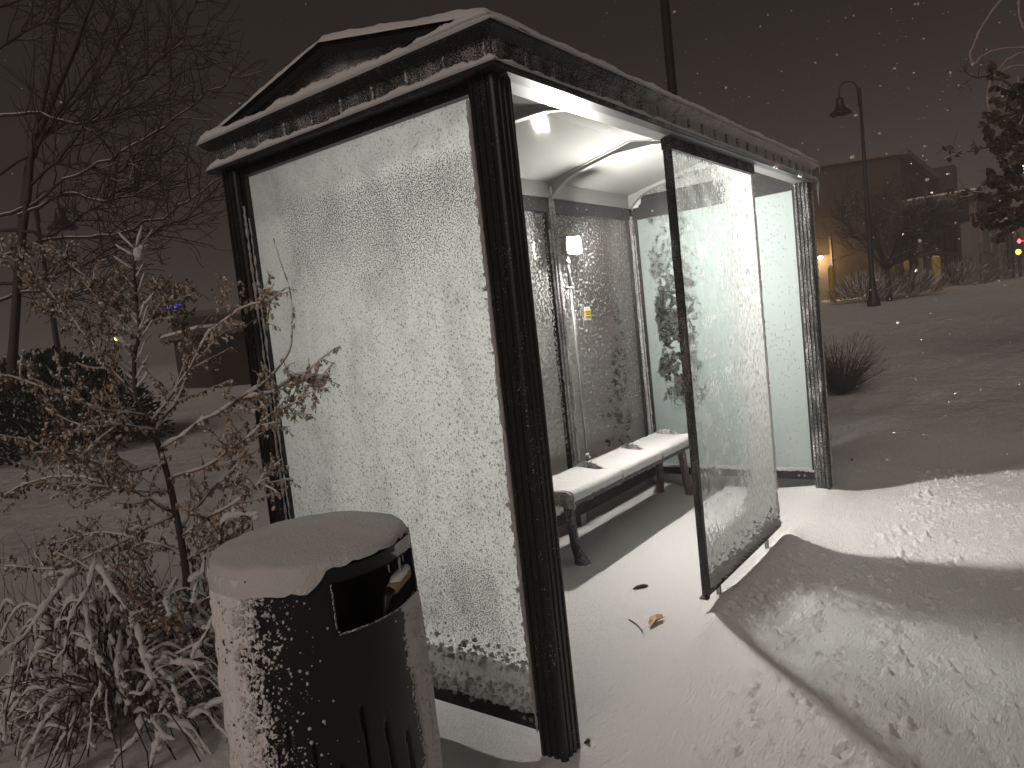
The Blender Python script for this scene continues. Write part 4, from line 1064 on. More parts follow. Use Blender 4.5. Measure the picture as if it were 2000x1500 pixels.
for k in range(430):
    x = random.gauss(225, 110); y = random.uniform(1170, 1450); d = 2.60+random.uniform(0, .5)
    if x < 20 or x > 420: continue
    p = pt(x, y, d); q = sb.lerp(p, .35)+ZV*.12
    o_ = (p-sb); o_.z = 0; o_ = o_.normalized() if o_.length > .01 else RV
    l_ = random.uniform(.10, .26)
    P = smooth_path([p, p+o_*l_*.45+ZV*l_*.10, p+o_*l_*.85-ZV*l_*.35, p+o_*l_*1.0-ZV*l_*.85], 4); P = wig(P, .02)
    R_ = [.0045*(1-.4*i/len(P)) for i in range(len(P))]
    wood.tube(P, R_, 4)
    if random.random() < .75: snow_on(snw, P, R_, random.uniform(.6, 1.15), 1.3)
    leaves_on(leafm, snw, P, 34, .017, snowp=.45)
    if random.random() < .3: snw.blob(P[-1], random.uniform(.007, .014))
for k in range(28):   # fine inner stems, rising from the crown
    a = random.uniform(0, 2*PI); d = Vector((math.cos(a), math.sin(a), 0)); l_ = random.uniform(.15, .5)
    P = smooth_path([sb+d*random.uniform(.05, .35), sb+d*l_*.3+ZV*l_*.7, sb+d*l_*.8+ZV*l_*random.uniform(.5, 1.0)], 4); P = wig(P, .03)
    wood.tube(P, [.003*(1-.5*i/len(P)) for i in range(len(P))], 3)
    if random.random() < .35: snow_on(snw, P[4:], [.003]*len(P[4:]), .9, 1)
    leaves_on(leafm, snw, P[4:], 10, .02, snowp=.2)
wood.build('stems', M['bark'], shr, True); leafm.build('leaves', [M['leaf'], M['leaf_pale']], shr); snw.build('stem_snow', M['snow_fuzz'], shr, True)

# --- leafy brush between sapling and bin
bb = Vector(pt(430, 1250, 2.95)); bb.z = gz(bb.x, bb.y)
br = thing('leafy_bush', 'tangled brown-leaved bush behind the litter bin at the shelter corner', 'bush', bb)
wood, leafm, snw = MB(), MB(), MB()
random.seed(33)
for k in range(75):
    a = random.uniform(0, 2*PI); d = Vector((math.cos(a), math.sin(a), 0))+RV*random.uniform(-.9, -.1); d.normalize(); l_ = random.uniform(.3, .78)
    P = smooth_path([bb+d*.05, bb+d*l_*.35+ZV*l_*.6, bb+d*l_*.62+ZV*l_*1.0], 4); P = wig(P, .05)
    if any(p.x > -.08 and p.y < 1.42 for p in P): continue
    wood.tube(P, [.004*(1-.6*i/len(P)) for i in range(len(P))], 4)
    if random.random() < .5: snow_on(snw, P[3:], [.003]*len(P[3:]), .8, 1)
    leaves_on(leafm, snw, P[2:], 38, .026, snowp=.35)
    for Q in side(P, .001, 4, .13, 0): wood.tube(Q, .0014, 3); leaves_on(leafm, snw, Q, 34, .024, snowp=.4)
wood.build('stems', M['bark_pale'], br, True); leafm.build('leaves', [M['leaf'], M['leaf_pale']], br); snw.build('stem_snow', M['snow_fuzz'], br, True)

# --- weeds left edge
wb = base(70, 3.9); wd = thing('weed_clump', 'clump of thin bare weed stalks at the left edge of the snow', 'weeds', wb); mb = MB()
for k in range(60):
    a = rdir(.38); a.z = 0; l_ = random.uniform(.25, .6); q = wb+a; d = (rdir(.35)+ZV).normalized(); mb.tube([q, q+d*l_*.5, q+d*l_+rdir(.05)], [.0022, .0018, .001], 3)
mb.build('stalks', M['bark'], wd)

# --- generic recursive bare tree
def limb(out, p, d, ln, r, lvl, nchild, bend=.10, up=.10, spread=.7, seg=7, ratio=.62, drift=Vector((0, 0, 0))):
    P = [p]; dd_ = d.copy()
    for i in range(seg):
        dd_ = (dd_+rdir(bend)+ZV*up*.3+drift*.12).normalized(); P.append(P[-1]+dd_*ln/seg)
    out.append((P, [r*(1-.72*i/seg) for i in range(seg+1)], lvl))
    if lvl == 0: return
    for k in range(nchild):
        t = .18+.8*(k+random.random())/nchild; i = min(seg-1, int(t*seg)); tg = (P[i+1]-P[i]).normalized()
        s_ = tg.cross(rdir()).normalized(); nd = (tg*(1-spread*.5)+s_*spread+drift*.3).normalized()
        limb(out, P[i], nd, ln*ratio*random.uniform(.65, 1.15)*(1.15-.5*t), r*(1-.72*t)*.62, lvl-1, nchild, bend, up, spread, max(4, seg-1), ratio, drift)
def tree_build(root, out, bark, snowmat=None, k=.8, minr=0.0035, trunk_name='trunk', kb='branches', sp_=.7):
    a, c, s_ = MB(), MB(), MB(); top = max(o[2] for o in out)
    for P, R_, lv in out:
        R_ = [max(minr, q) for q in R_]
        (a if lv == top else c).tube(P, R_, 6 if lv >= top-1 else 4 if lv > 0 else 3)
        if snowmat and random.random() < sp_: s_.tube([p+ZV*q*.8 for p, q in zip(P, R_)], [q*k for q in R_], 4, .25)
    a.build(trunk_name, bark, root, True); c.build(kb, bark, root, True)
    if snowmat and s_.v: s_.build('branch_snow', snowmat, root, True)

# --- big bare tree, upper left
random.seed(11); TD = 6.2
tb = base(20, TD); tr = thing('bare_tree', 'large bare tree with upswept snow-lined branches at the upper left', 'tree', tb)
out = []
def pq(l, d=TD): return [pt(x, y, d+e) for x, y, e in l]
stems = [[(20, 760, 0), (30, 620, 0), (38, 500, 0), (55, 380, 0), (62, 300, 0), (85, 200, .1), (105, 80, .1), (125, -60, .2)],
         [(38, 500, 0), (50, 380, .1), (60, 310, .1), (105, 190, 0), (140, 110, 0), (165, 40, 0), (200, -40, 0)]]
limbs = [[(-30, 430, 0), (60, 400, 0), (140, 345, -.1), (230, 300, -.2), (310, 255, -.3), (360, 220, -.3), (420, 175, -.4), (470, 140, -.4)],
 [(-30, 510, .2), (90, 470, .1), (200, 460, 0), (300, 430, -.1), (380, 385, -.2), (440, 340, -.2), (480, 320, -.2)],
 [(-30, 560, .3), (100, 540, .2), (230, 480, .1), (300, 455, 0), (360, 420, 0), (450, 370, 0)],
 [(-20, 230, 0), (60, 220, 0), (170, 240, -.1), (240, 190, -.2), (300, 120, -.2), (350, 90, -.2), (380, 20, -.3)],
 [(60, 300, 0), (110, 240, 0), (200, 140, -.1), (250, 60, -.2), (290, -20, -.2)],
 [(60, 310, 0), (130, 200, 0), (190, 110, .1), (220, 30, .2), (235, -40, .2)],
 [(-20, 100, 0), (40, 70, 0), (110, 30, 0), (160, -20, 0)],
 [(50, 370, 0), (110, 310, 0), (150, 265, -.1), (210, 200, -.2), (260, 160, -.2), (330, 100, -.3), (400, 60, -.3)],
 [(-20, 350, 0), (60, 300, 0), (130, 240, 0), (230, 230, -.2), (300, 180, -.2), (390, 120, -.3)],
 [(70, 310, 0), (160, 320, 0), (210, 335, -.2), (250, 330, -.2), (300, 300, -.2)],
 [(40, 420, 0), (130, 380, 0), (200, 395, -.1), (260, 380, -.1), (345, 330, -.1)],
 [(-30, 600, 0), (50, 570, 0), (120, 580, 0), (190, 560, 0), (290, 560, 0)],
 [(-20, 20, 0), (60, -10, 0), (110, -40, 0)], [(0, 450, 0), (110, 455, 0), (180, 410, .3), (240, 370, .3), (300, 350, .3)]]
for s_ in stems:
    P = smooth_path(pq(s_), 5); out.append((P, [.040*(1-.75*i/len(P)) for i in range(len(P))], 9))
for s_ in limbs:
    P = wig(smooth_path(pq(s_), 5), .04); R_ = [.017*(1-.75*i/len(P)) for i in range(len(P))]; out.append((P, R_, 3))
    for Q in side(P, .01, 19, .75, .12, ang=.65):
        R2 = [.0060*(1-.6*i/len(Q)) for i in range(len(Q))]; out.append((wig(Q, .03), R2, 1))
        for Q2 in side(Q, .01, 5, .38, .05, ang=.7): out.append((wig(Q2, .03), [.0032]*len(Q2), 0))
tree_build(tr, out, M['bark'], M['snow'], .40, .0022, sp_=.16)

# --- distant evergreen mound, left
def mound(name, label, cat, c, w, h, n, mats, leafsz, snowf=.35, blade=False, group=None, seed=1, up=.3):
    random.seed(seed); root = thing(name, label, cat, c, 0, group); mb = MB(); sn_ = MB()
    for k in range(n):
        a = random.uniform(0, 2*PI); e = random.random()**.6; v = random.random(); r_ = w*e*math.sqrt(max(.02, 1-v*v))
        p = Vector((c.x+r_*math.cos(a), c.y+r_*math.sin(a), c.z+h*v*(1+.2*mn.noise(Vector((math.cos(a)*2, math.sin(a)*2, seed))))))
        d = ((p-c).normalized()+rdir(.6)+ZV*up).normalized()
        s_ = leafsz*random.uniform(.6, 1.4)
        (mb if random.random() > snowf else sn_).leaf(p, d, rdir(), s_, s_*(.03 if blade else .5))
    mb.build('foliage', mats, root); sn_.build('snow_dusting', M['snow'], root)['kind'] = 'stuff'; return root
mound('evergreen_bush', 'dark broad evergreen bush on the lawn at the far left', 'bush', base(60, 13), 2.0, 1.7, 14000, M['evergreen'], .09, .06, seed=3)
# --- low brick building and lamp, far left
cL, cR = base(395, 30), base(640, 33)
lb_ = thing('low_building', 'low dark brick building with a flat roof edge behind the sapling', 'building', (cL+cR)/2)
def wallbox(mb, a, c, depth, z0, z1):
    a, c = Vector(a), Vector(c); t = (c-a).normalized(); n_ = Vector((t.y, -t.x, 0))
    if n_.dot(Vector(CAM)-a) > 0: n_ = -n_
    v = [a, c, c+n_*depth, a+n_*depth]; n0 = len(mb.v)
    mb.v += [(q.x, q.y, z0) for q in v]+[(q.x, q.y, z1) for q in v]
    for f in ((0, 1, 5, 4), (1, 2, 6, 5), (2, 3, 7, 6), (3, 0, 4, 7), (4, 5, 6, 7)): mb.f.append(tuple(n0+i for i in f)); mb.m.append(0)
mb = MB(); wallbox(mb, cL, cR, 8, -.5, 2.35); mb.build('wall', M['brick_low'], lb_)
mb = MB(); aL = cL.lerp(cR, -.06); wallbox(mb, (aL.x-.3, aL.y-.5, 0), (cR.x-.3, cR.y-.5, 0), 9.5, 2.352, 2.62); mb.build('roof', M['frame_grey'], lb_)
mb = MB(); wallbox(mb, (aL.x-.25, aL.y-.45, 0), (cR.x-.2, cR.y-.4, 0), 9, 2.622, 2.74); mb.build('roof_snow', M['snow'], lb_)
b2L, b2R = base(330, 48), base(640, 52)
b2 = thing('long_building', 'long dim building whose pale roof edge shows over the low brick building', 'building', (b2L+b2R)/2)
mb = MB(); wallbox(mb, b2L, b2R, 8, -.5, 4.2); mb.build('wall', M['cream'] if False else M['brick_low'], b2)
mb = MB(); wallbox(mb, b2L, b2R, 8.2, 4.202, 4.6); mb.build('roof', M['frame_grey'], b2)
mb = MB(); q = pt(325, 600, 46); mb.obox(q, q+RV*1.1, .1, .16); tag(mb.build('neon_sign_light', M['blue_lit']), 'small blue-violet light glowing beyond the sapling', 'light')
mb = MB(); q = pt(225, 662, 30); mb.blob(q, .09, 1); tag(mb.build('distant_lamp_light', M['orange_lit']), 'tiny orange light glowing through the sapling twigs', 'light')

# --- street lamps
def bell_lamp(px, d, ytop_px, label, yb=None, reach=-.55, hh=None, mat='pole', group='bell shaded street lamps'):
    bpt = base(px, d); top = pt(px-(0), ytop_px, d); H_ = hh or (top.z-bpt.z)
    root = thing('street_lamp', label, 'street lamp', bpt, 0, group)
    mb = MB(); mb.rev([(.19, -.1), (.19, .18), (.14, .26), (.11, .5), (.085, .8), (.075, 1.0), (.055, H_*.6), (.042, H_), (.05, H_+.02), (.02, H_+.08)], bpt, 12); mb.build('pole', M[mat], root, True)
    # gooseneck, bends to the left in the picture
    dr = RV*(1 if reach > 0 else -1); rad = abs(reach)/2; P = [bpt+ZV*(H_-.55)+dr*.06]
    P = [bpt+dr*.05+ZV*(H_-.45), bpt+dr*.06+ZV*H_] + [bpt+dr*(.06+rad-rad*math.cos(t))+ZV*(H_+rad*1.05*math.sin(t)) for t in np.linspace(0.2, PI, 10)]
    e = P[-1]; P.append(e-ZV*.18); mb = MB(); mb.tube(P, .024, 6); mb.build('arm', M[mat], root, True)
    e = P[-1]; mb = MB(); mb.rev([(.04, 0.02), (.10, 0), (.11, -.10), (.12, -.20), (.17, -.30), (.30, -.42), (.33, -.47), (.30, -.47), (.26, -.43), (.10, -.30)], e, 18); hd = mb.build('lamp_shade', M[mat], root, True)
    mb = MB(); mb.rev([(.02, -.28), (.16, -.37), (.22, -.44), (.16, -.50), (.02, -.52)], e, 14); mb.build('glass_bowl', M['dim_glass'], hd, True)
    return root
bell_lamp(1707, 22, 182, 'tall unlit bell-shaded gooseneck lamp post right of the shelter')
bell_lamp(100, 17, 398, 'dark gooseneck lamp half hidden behind the bare tree on the left', reach=.50)
mb = MB(); q = base(1350, 7.5); root = thing('utility_pole', 'tall plain dark pole rising behind the shelter roof', 'pole', q)
tp = pt(1314, -60, 7.5); tp2 = Vector((q.x, q.y, tp.z+1.0))
mb.rev([(.075, 0), (.075, .25), (.05, .3), (.045, tp2.z-q.z)], q, 12); mb.build('shaft', M['pole'], root, True)

# --- right background: brick building
rb0 = base(1430, 38); rbC = base(1775, 36); rbE = base(1885, 60)
def side_face(mb, a, c, z0, z1, th=.3):
    mb.obox((a.x, a.y, (z0+z1)/2), (c.x, c.y, (z0+z1)/2), th, z1-z0)
bd = thing('brick_building', 'two-storey dark brick building with a glazed entrance bay across the road', 'building', rbC)
zt_ = pt(1770, 306, 36).z
mb = MB(); back = rbE+FV*6; n0 = len(mb.v)
far0 = rb0+FV*18
for z in (-.5, zt_): mb.v += [(q.x, q.y, z) for q in (rb0, rbC, rbE, far0)]
for f in ((0, 1, 5, 4), (1, 2, 6, 5), (2, 3, 7, 6), (3, 0, 4, 7), (4, 5, 6, 7)): mb.f.append(f); mb.m.append(0)
mb.build('wall', M['brick'], bd)
mb = MB(); side_face(mb, rb0-FV*.1, rbC-FV*.1, zt_+.003, zt_+.28, .5); mb.obox((rbC.x, rbC.y-.1, zt_+.14), (rbE.x, rbE.y-.1, zt_+.14), .5, .27); mb.build('parapet', M['frame_grey'], bd)
q = pt(1838, 340, 46); mb = MB(); mb.box(q.x-.8, q.y-.8, zt_-2.0, q.x+.6, q.y+.8, q.z+.35); mb.build('roof_unit', M['brick'], bd)
# entrance bay along the receding face
t_ = (rbE-rbC).normalized(); nrm_ = Vector((t_.y, -t_.x, 0));
if nrm_.dot(Vector(CAM)-rbC) < 0: nrm_ = -nrm_
def along(s_, off=0.0, z=0.0): return rbC+t_*s_+nrm_*off+ZV*z
gz0 = rbC.z
mb = MB()
for s0 in (0.8, 5.0, 9.2, 13.4): pass
bay0, bay1, bh = .4, 17.5, 3.9
mb.obox(along(bay0, .35, bh/2), along(bay1, .35, bh/2), .3, bh); ent = mb.build('entrance_glazing', M['dim_glass'], bd)
mb = MB()
for s_ in np.linspace(bay0, bay1, 7): mb.obox(along(s_-.18, .62, bh/2), along(s_+.18, .62, bh/2), .2, bh)
for z in (.3, 2.0, bh): mb.obox(along(bay0, .60, z), along(bay1, .60, z), .16, .16)
mb.build('mullions', M['frame_grey'], ent)
mb = MB(); mb.obox(along(-.6, 1.6, bh+.35), along(bay1+1.5, 1.6, bh+.35), 3.2, .24); cn = mb.build('canopy', M['frame_grey'], bd)
mb = MB(); mb.obox(along(-.6, 1.6, bh+.52), along(bay1+1.5, 1.6, bh+.52), 3.0, .08); mb.build('canopy_snow', M['snow'], cn)
for s_ in (.2, 8.5, 17): mb = MB(); mb.obox(along(s_, 2.9, .0), along(s_, 2.9, bh+.2), .3, .3); mb.build('canopy_post', M['frame_grey'], bd)
# railing
mb = MB()
for s_ in np.arange(0, 9, .45): mb.obox(along(s_, 3.2, 0), along(s_, 3.2, 1.5), .05, .05)
mb.obox(along(0, 3.2, 1.52), along(9, 3.2, 1.52), .06, .06)
tag(mb.build('railing', M['frame_grey']), 'pale metal railing in front of the entrance bay', 'railing')
# door and wall lamp at the left, lighting the brick
ws = (rbC-rb0).normalized(); wn = Vector((ws.y, -ws.x, 0))
if wn.dot(Vector(CAM)-rbC) < 0: wn = -wn
def onw(px, y_, off):
    # point on the front wall under pixel column
    d_ = 37; lo2 = None
    p0_ = Vector(CAM); rd = Vector(FW + RT*(px-1000)/FPX - UP*(y_-750)/FPX)
    t2 = (rb0-p0_).dot(wn)/rd.dot(wn); return p0_+rd*t2+wn*off
a = onw(1592, 600, .06); c = onw(1606, 510, .06)
mb = MB(); mb.obox((a.x, a.y, gz0+1.15), (a.x+ws.x*.95, a.y+ws.y*.95, gz0+1.15), .1, 2.3); dr_ = mb.build('side_door', M['frame_grey'], bd)
q = onw(1600, 505, .35); mb = MB(); mb.rev([(.04, .12), (.12, .07), (.13, 0), (.06, -.08)], q, 10); sc2 = mb.build('wall_lamp', M['sconce'], bd)
pl = bpy.data.lights.new('wall_lamp_light', 'POINT'); pl.energy = 190; pl.color = (1, .62, .26); pl.shadow_soft_size = .15
po = bpy.data.objects.new('wall_lamp_light', pl); COL.objects.link(po); po.location = q+wn*.5-ZV*.1
mb = MB(); q = onw(1627, 560, .08); mb.obox((q.x, q.y, gz0), (q.x, q.y, gz0+3.2), .09, .09); mb.build('downpipe', M['frame_grey'], bd)
# far pale building
f0, f1 = base(1880, 88), base(2180, 95)
fb = thing('pale_building', 'pale stucco building glowing faintly at the far right end of the road', 'building', (f0+f1)/2)
mb = MB(); wallbox(mb, f0, f1, 12, -1, pt(1900, 385, 88).z); mb.build('wall', M['cream'], fb)
mb = MB()
for px_ in (1968,):
    for y0_, y1_ in ((440, 482), (488, 498)):
        a = pt(px_-7, y0_, 87.4); c = pt(px_+7, y1_, 87.4); mid = (a+c)/2; mb.obox(mid-RV*.45, mid+RV*.45, .2, abs(a.z-c.z))
mb.build('window', M['dim_glass'], fb)
# bollards
random.seed(5)
def bollard(px, d, label, parent=None, hh=1.38):
    q = base(px, d); r_ = thing('bollard', label, 'bollard', q, 0, 'yellow sleeved bollards by the brick building'); mb = MB()
    mb.rev([(.105, -.2), (.105, hh-.14), (.095, hh-.06), (.06, hh-.012), (.01, hh)], (0, 0, 0), 14)
    o_ = mb.build('sleeve', M['yellow'], r_, True, world=False)
    s2 = MB(); s2.rev([(.10, hh-.07), (.085, hh-.01), (.05, hh+.035), (.01, hh+.045)], (0, 0, 0), 12); s2.build('snow_cap', M['snow'], r_, True, world=False); return r_
b0 = bollard(1628, 27.5, 'yellow bollard by the lit doorway, leftmost of all')
for px_, d_, lb in ((1709, 29, 'yellow bollard peeking out behind the tall lamp post'), (1746, 29.5, 'yellow bollard between the lamp post and the middle of the bushes'), (1776, 30.5, 'yellow bollard right of the bare tree behind the grasses'),
                    (1830, 29.0, 'left one of the paired yellow bollards by the entrance'), (1837, 29.4, 'right one of the paired yellow bollards by the entrance')):
    c_ = copy_tree(b0); c_.location = base(px_, d_); c_['label'] = lb
# tree and grasses
random.seed(8)
def small_tree(px, d, h_, label, name='bare_tree', lv=4):
    q = base(px, d); root = thing(name, label, 'tree', q); out = []
    th = h_*.22; out.append(([q-ZV*.1, q+ZV*th*.5, q+ZV*th], [.11, .095, .085], 9))
    for k in range(11):
        a = 2*PI*k/11+random.uniform(-.3, .3); dn = (Vector((math.cos(a), math.sin(a), 0))*random.uniform(.6, 1.25)+ZV*random.uniform(.5, 1.1)).normalized()
        limb(out, q+ZV*th*random.uniform(.8, 1.0), dn, h_*random.uniform(.42, .58), .040, 3, 6, .12, .16, .6)
    tree_build(root, out, M['bark'], M['snow'], .5, .0055, sp_=.12); return root
small_tree(1738, 24.5, 5.4, 'round-crowned bare tree beside the tall lamp post')
mound('grass_tussock', 'pale snow-flecked grass tussock at the foot of the lamp post', 'grass clump', base(1690, 25), .95, .62, 1400, M['grass_dry'], .5, .35, True, 'ornamental grasses by the lamp post', 4, .8)
mound('grass_tussock', 'wide pale grass tussock right of the bare tree trunk', 'grass clump', base(1765, 26), 1.25, .62, 1600, M['grass_dry'], .5, .35, True, 'ornamental grasses by the lamp post', 5, .8)
mound('low_bush', 'dark bush between the paired bollards and the entrance', 'bush', base(1868, 31), 1.7, .9, 900, M['shrub_dark'], .3, .25, True, None, 6, .3)
mound('low_bush', 'dark rounded bush at the far right beyond the entrance', 'bush', base(1910, 40), 2.6, 1.3, 1200, M['shrub_dark'], .4, .2, True, None, 7, .3)
mound('low_bush', 'small dark bush just left of the paired bollards', 'bush', base(1800, 29.5), .8, .75, 500, M['shrub_dark'], .3, .25, True, None, 16, .3)
mound('far_hedge', 'dim hedge in front of the pale building', 'hedge', base(1950, 75), 5.5, 2.6, 1500, M['shrub_dark'], .9, .12, True, None, 17, .2)
# dark twiggy shrub behind the right post
random.seed(14); q = base(1632, 9.6); root = thing('bare_shrub', 'dark bare twiggy shrub on the snow right behind the shelter end', 'shrub', q); mb = MB(); mb2 = MB()
for k in range(330):
    a = random.uniform(0, 2*PI); e = random.uniform(.15, 1.0); d = (Vector((math.cos(a), math.sin(a), 0))*e+ZV*random.uniform(.45, 1)).normalized(); l_ = random.uniform(.35, .90)
    P = [q+d*.03]; dd_ = d
    for j in range(5): dd_ = (dd_+rdir(.15)).normalized(); P.append(P[-1]+dd_*l_/5)
    mb.tube(P, [.005*(1-.13*j) for j in range(6)], 3)
    for Q in side(P, .001, 3, .2, .1): mb.tube(Q, .0018, 3)
mb.build('stems', M['shrub_dark'], root)
# tree with clinging brown leaves, upper right, trunk outside the frame
random.seed(17); OD = 9.0; q = base(2190, OD+.4); root = thing('oak_tree', 'tree with clinging dark brown leaves reaching in from the right edge', 'tree', q)
wood, leafm, snw, tk = MB(), MB(), MB(), MB()
tk.tube(smooth_path([q-ZV*.1, Vector((q.x, q.y, 2.2)), pt(2180, 330, OD+.4), pt(2160, 100, OD+.4), pt(2150, -150, OD+.4)], 5), [.12-.004*i for i in range(21)], 9); tk.build('trunk', M['bark'], root, True)
oaks = [[(2170, 330, 0), (2080, 250, 0), (2010, 200, 0), (1950, 155, 0), (1900, 150, 0), (1878, 128, 0)], [(2170, 380, 0), (2060, 320, 0), (1990, 285, 0), (1930, 290, 0), (1855, 297, 0)],
        [(2180, 430, 0), (2080, 380, 0), (2000, 380, 0), (1950, 385, 0), (1905, 372, 0), (1870, 368, 0)], [(2180, 460, 0), (2080, 430, 0), (1990, 430, 0), (1940, 415, 0), (1920, 425, 0)],
        [(2180, 300, 0), (2080, 200, .2), (2010, 160, .2), (1970, 200, .2)], [(2180, 450, 0), (2090, 440, 0), (2030, 440, .1), (1985, 420, .1)], [(2170, 340, 0), (2080, 300, 0), (2000, 250, 0), (1940, 235, 0)],
        [(2170, 420, 0), (2070, 400, .2), (2000, 360, .2), (1930, 340, .2)], [(2170, 300, 0), (2070, 230, -.1), (1990, 225, -.1), (1955, 262, -.1)]]
for oi, ml in enumerate(oaks):
    P = wig(smooth_path([pt(x, y, OD+d_) for x, y, d_ in ml], 6), .04); R_ = [.024*(1-.82*i/len(P)) for i in range(len(P))]
    wood.tube(P, R_, 5); snow_on(snw, P, R_, .35, .8, minr=.002)
    for Q in side(P, .01, 11, .50, 0, ang=.8):
        wood.tube(Q, [.005*(1-.12*i) for i in range(len(Q))], 4)
        if random.random() < .4: snow_on(snw, Q, [.003]*len(Q), .6, .8)
        ld = 18 if (Q[0]-pt(1880, 250, OD)).dot(RV) > .28 else 2
        if oi == 0: ld = 0 if ld == 2 else 6
        for i in range(len(Q)-1):
            for _ in range(int(ld*.8)):
                p = Q[i].lerp(Q[i+1], random.random()); s_ = random.uniform(.05, .11); leafm.leaf(p, rdir()-ZV*.7, rdir(), s_, s_*.62)
        for Q2 in side(Q, .01, 4, .2, 0): wood.tube(Q2, .0024, 3)
wood.build('branches', M['bark'], root, True); leafm.build('leaves', M['leaf_dark'], root); snw.build('branch_snow', M['snow'], root, True)
# wire-frame seasonal ornament on a pole
WD = 12; q = base(2130, WD); root = thing('wire_ornament', 'unlit frosted wire ornament of curved arcs high at the right edge', 'decoration', q)
arcs = [[(1962, -10), (1925, 40), (1902, 85), (1894, 110), (1900, 128)], [(1898, 130), (1925, 105), (1960, 95), (2010, 95), (2060, 110)], [(1948, 138), (1970, 115), (2000, 102), (2050, 95)], [(1990, 0), (1990, 30), (2000, 55), (2030, 80)],
        [(1950, 142), (1935, 155), (1928, 185), (1930, 210), (1942, 228), (1955, 226)], [(1958, 150), (1952, 170), (1953, 200), (1965, 215), (1985, 222)], [(1988, 150), (1988, 180), (1990, 215)], [(1930, 194), (1970, 182), (2010, 172), (2060, 160)],
        [(1950, 142), (1975, 130), (1998, 128), (2030, 135)]]
fr = MB(); bl = MB()
for a_ in arcs:
    P = smooth_path([pt(x, y, WD) for x, y in a_], 7); fr.tube(P, .014, 5)
    Pm = [p+Vector((mn.noise(p*30), mn.noise(p*30+Vector((3, 3, 3))), mn.noise(p*30+Vector((7, 1, 2)))))*.03 for p in P]; bl.tube(Pm, [.013+.013*abs(mn.noise(p*40)) for p in P], 5, .3)
fr.build('wire_frame', M['wire'], root, True); bl.build('light_garland', M['wire'], root, True)
mb = MB(); mb.tube([q-ZV*.1, Vector((q.x, q.y, pt(2130, 60, WD).z))], .07, 9); mb.tube([Vector((q.x, q.y, pt(2130, 140, WD).z)), pt(2030, 135, WD)], .02, 6); mb.build('mast', M['pole'], root, True)
# traffic signal
q = base(1996, 55); root = thing('traffic_signal', 'traffic signal showing red over amber at the far right', 'traffic light', q); mb = MB()
zr_ = pt(1993, 478, 55).z; za_ = pt(1990, 494, 55).z
mb.tube([q, Vector((q.x, q.y, zr_+1))], .12, 8); mb.build('pole', M['pole'], root)
mb = MB(); mb.box(q.x-.25, q.y-.25, za_-.4, q.x+.25, q.y+.25, zr_+.5); mb.build('housing', M['pole'], root)
c_ = -(FV*.42)
mb = MB(); mb.blob(pt(1991, 471, 54.5), .26, 1, 0, .05); mb.build('red_light', M['red_lit'], root, True)
mb = MB(); mb.blob(pt(1989, 492, 54.5), .20, 1, 0, .05); mb.build('amber_light', M['amber_lit'], root, True)
q = base(1979, 50); root = thing('signal_mast', 'stout dark post with a small cabinet at its foot left of the red signal', 'post', q); mb = MB(); mb.tube([q, q+ZV*4.0], .22, 9); mb.build('post', M['pole'], root)
mb = MB(); mb.box(q.x-.6, q.y-.0, q.z, q.x-.15, q.y+.5, q.z+.7); mb.build('cabinet', M['frame_grey'], root)
q = base(1918, 60); root = thing('road_sign', 'small dark sign post beside the end of the entrance bay', 'sign', q); mb = MB(); mb.tube([q, q+ZV*2.6], .06, 6); mb.build('post', M['pole'], root); mb = MB(); mb.box(q.x-.02, q.y-.35, q.z+2.4, q.x+.06, q.y+.35, q.z+3.1); mb.build('plate', M['frame_grey'], root)
mb = MB(); q = pt(1999, 330, 40); mb.blob(q, .22, 1, 0, .1); tag(mb.build('distant_streetlight', M['far_lamp']), 'pale distant street light glimpsed behind the oak leaves', 'light')

# --- snowy evergreen and red panel seen through the far end pane
random.seed(23); ec = Vector((4.30, 1.50, 0)); ec.z = gz(ec.x, ec.y)
root = thing('young_conifer', 'snow-clumped conifer standing just outside the far end pane', 'conifer', ec); tk, gr, snw = MB(), MB(), MB()
tk.tube([ec, ec+ZV*2.3], [.04, .01], 7); tk.build('trunk', M['bark'], root)
for k in range(240):
    v = random.random(); a = random.uniform(0, 2*PI); l_ = (.62*(1-v)+.12)*random.uniform(.7, 1.1); p0_ = ec+ZV*(.12+2.15*v); d = Vector((math.cos(a), math.sin(a), .1))
    for j in range(1, 6):
        p = p0_+d*l_*j/5
        for _ in range(16): gr.leaf(p, (d+rdir(.9)).normalized(), rdir(), .06, .008)
        if random.random() < .8: snw.blob(p+ZV*.02+rdir(.02), random.uniform(.014, .034), .8)
gr.build('needles', M['evergreen'], root); snw.build('snow_clumps', M['snow_fuzz'], root, True)
mb = MB(); q = Vector((5.0, 1.42, gz(5.0, 1.42))); root = thing('red_box', 'dark red upright box behind the conifer, glimpsed through the far pane', 'box', q)
mb.box(q.x-.02, q.y-.2, q.z-.02, q.x+.36, q.y+.25, q.z+1.10); mb.build('cabinet', M['red_sign'], root); mb = MB(); mb.box(q.x-.028, q.y-.12, q.z+.45, q.x-.021, q.y+.15, q.z+.9); mb.build('door_panel', M['sticker_w'], root)

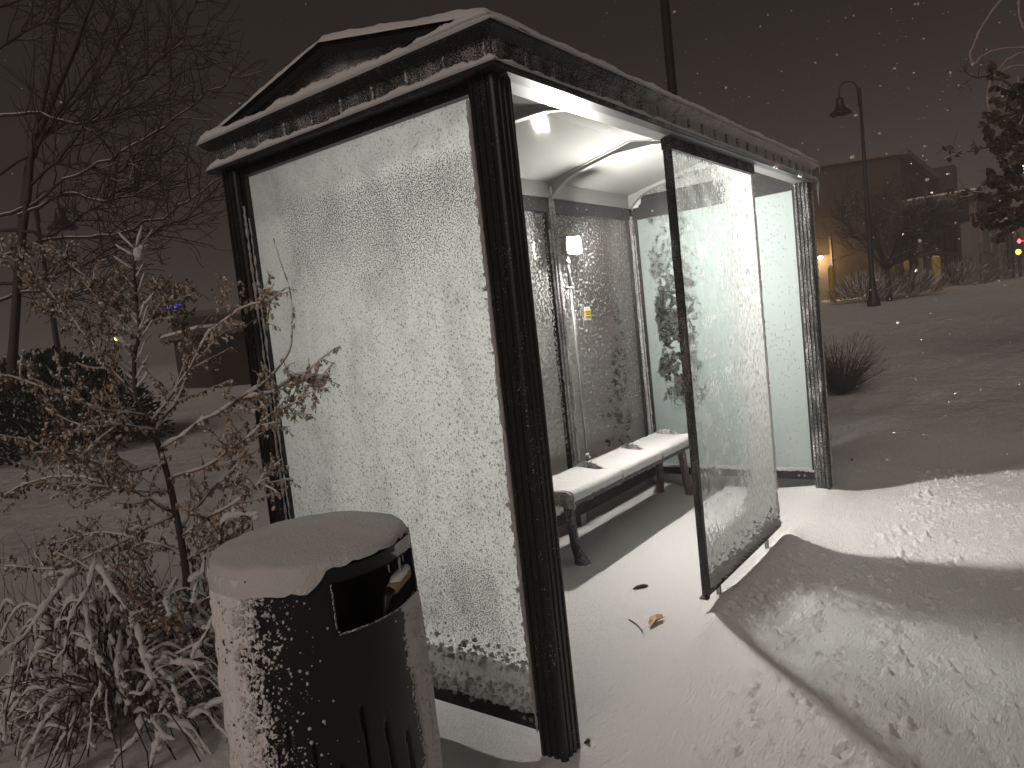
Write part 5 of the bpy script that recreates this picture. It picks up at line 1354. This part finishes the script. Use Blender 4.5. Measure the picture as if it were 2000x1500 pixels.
# --- falling snow
random.seed(41); mb = MB()
for k in range(900):
    x = random.uniform(1100, 2000) if k % 5 else random.uniform(0, 1100); y = random.uniform(0, 900); d = random.uniform(3.0, 16)
    if x < 1620 and y > 250: d = random.uniform(7.5, 16)
    if x < 1000: d = random.uniform(5, 16)
    p = pt(x, y, d)
    if p.z < gz(p.x, p.y)+.1: continue
    if -.3 < p.x < L+.3 and -.3 < p.y < D+.3: continue
    mb.blob(p, (.0022+.0065*random.random()**2.2)*(1+d*.07), random.choice((.45, .7, 1)), 0, 1.1)
tag(mb.build('falling_snow', M['flake'], None, True), 'scattered snowflakes drifting through the night air', 'snowfall', kind='stuff')

# --- thin air full of fine snow
HZ = 0.0058
m, nt, o_ = newmat('snowy_air'); pv = nt.nodes.new('ShaderNodeVolumePrincipled'); pv.inputs['Color'].default_value = (.90, .845, .81, 1); pv.inputs['Density'].default_value = HZ; nt.links.new(pv.outputs[0], o_.inputs['Volume'])
mb = MB(); mb.box(-440, -440, -3, 440, 440, 16); hz = mb.build('haze', m); hz['kind'] = 'stuff'; hz['label'] = 'thin snowy haze filling the night air'; hz['category'] = 'haze'
# ------------------------------------------------------------------ camera
cd = bpy.data.cameras.new('camera'); co = bpy.data.objects.new('camera', cd); COL.objects.link(co)
from mathutils import Matrix
Mx = Matrix(((RT[0], UP[0], -FW[0]), (RT[1], UP[1], -FW[1]), (RT[2], UP[2], -FW[2]))).to_4x4(); Mx.translation = Vector(CAM)
co.matrix_world = Mx
cd.sensor_fit = 'HORIZONTAL'; cd.sensor_width = 36; cd.lens = FPX/2000*36; cd.clip_end = 2000; cd.clip_start = .02
SC.camera = co
SC.view_settings.view_transform = 'Standard'; SC.view_settings.look = 'None'; SC.view_settings.exposure = 0; SC.view_settings.gamma = 1
cy = SC.cycles; cy.use_denoising = True; cy.max_bounces = 8; cy.diffuse_bounces = 4; cy.transparent_max_bounces = 16; cy.sample_clamp_indirect = 4; cy.caustics_reflective = False; cy.caustics_refractive = False
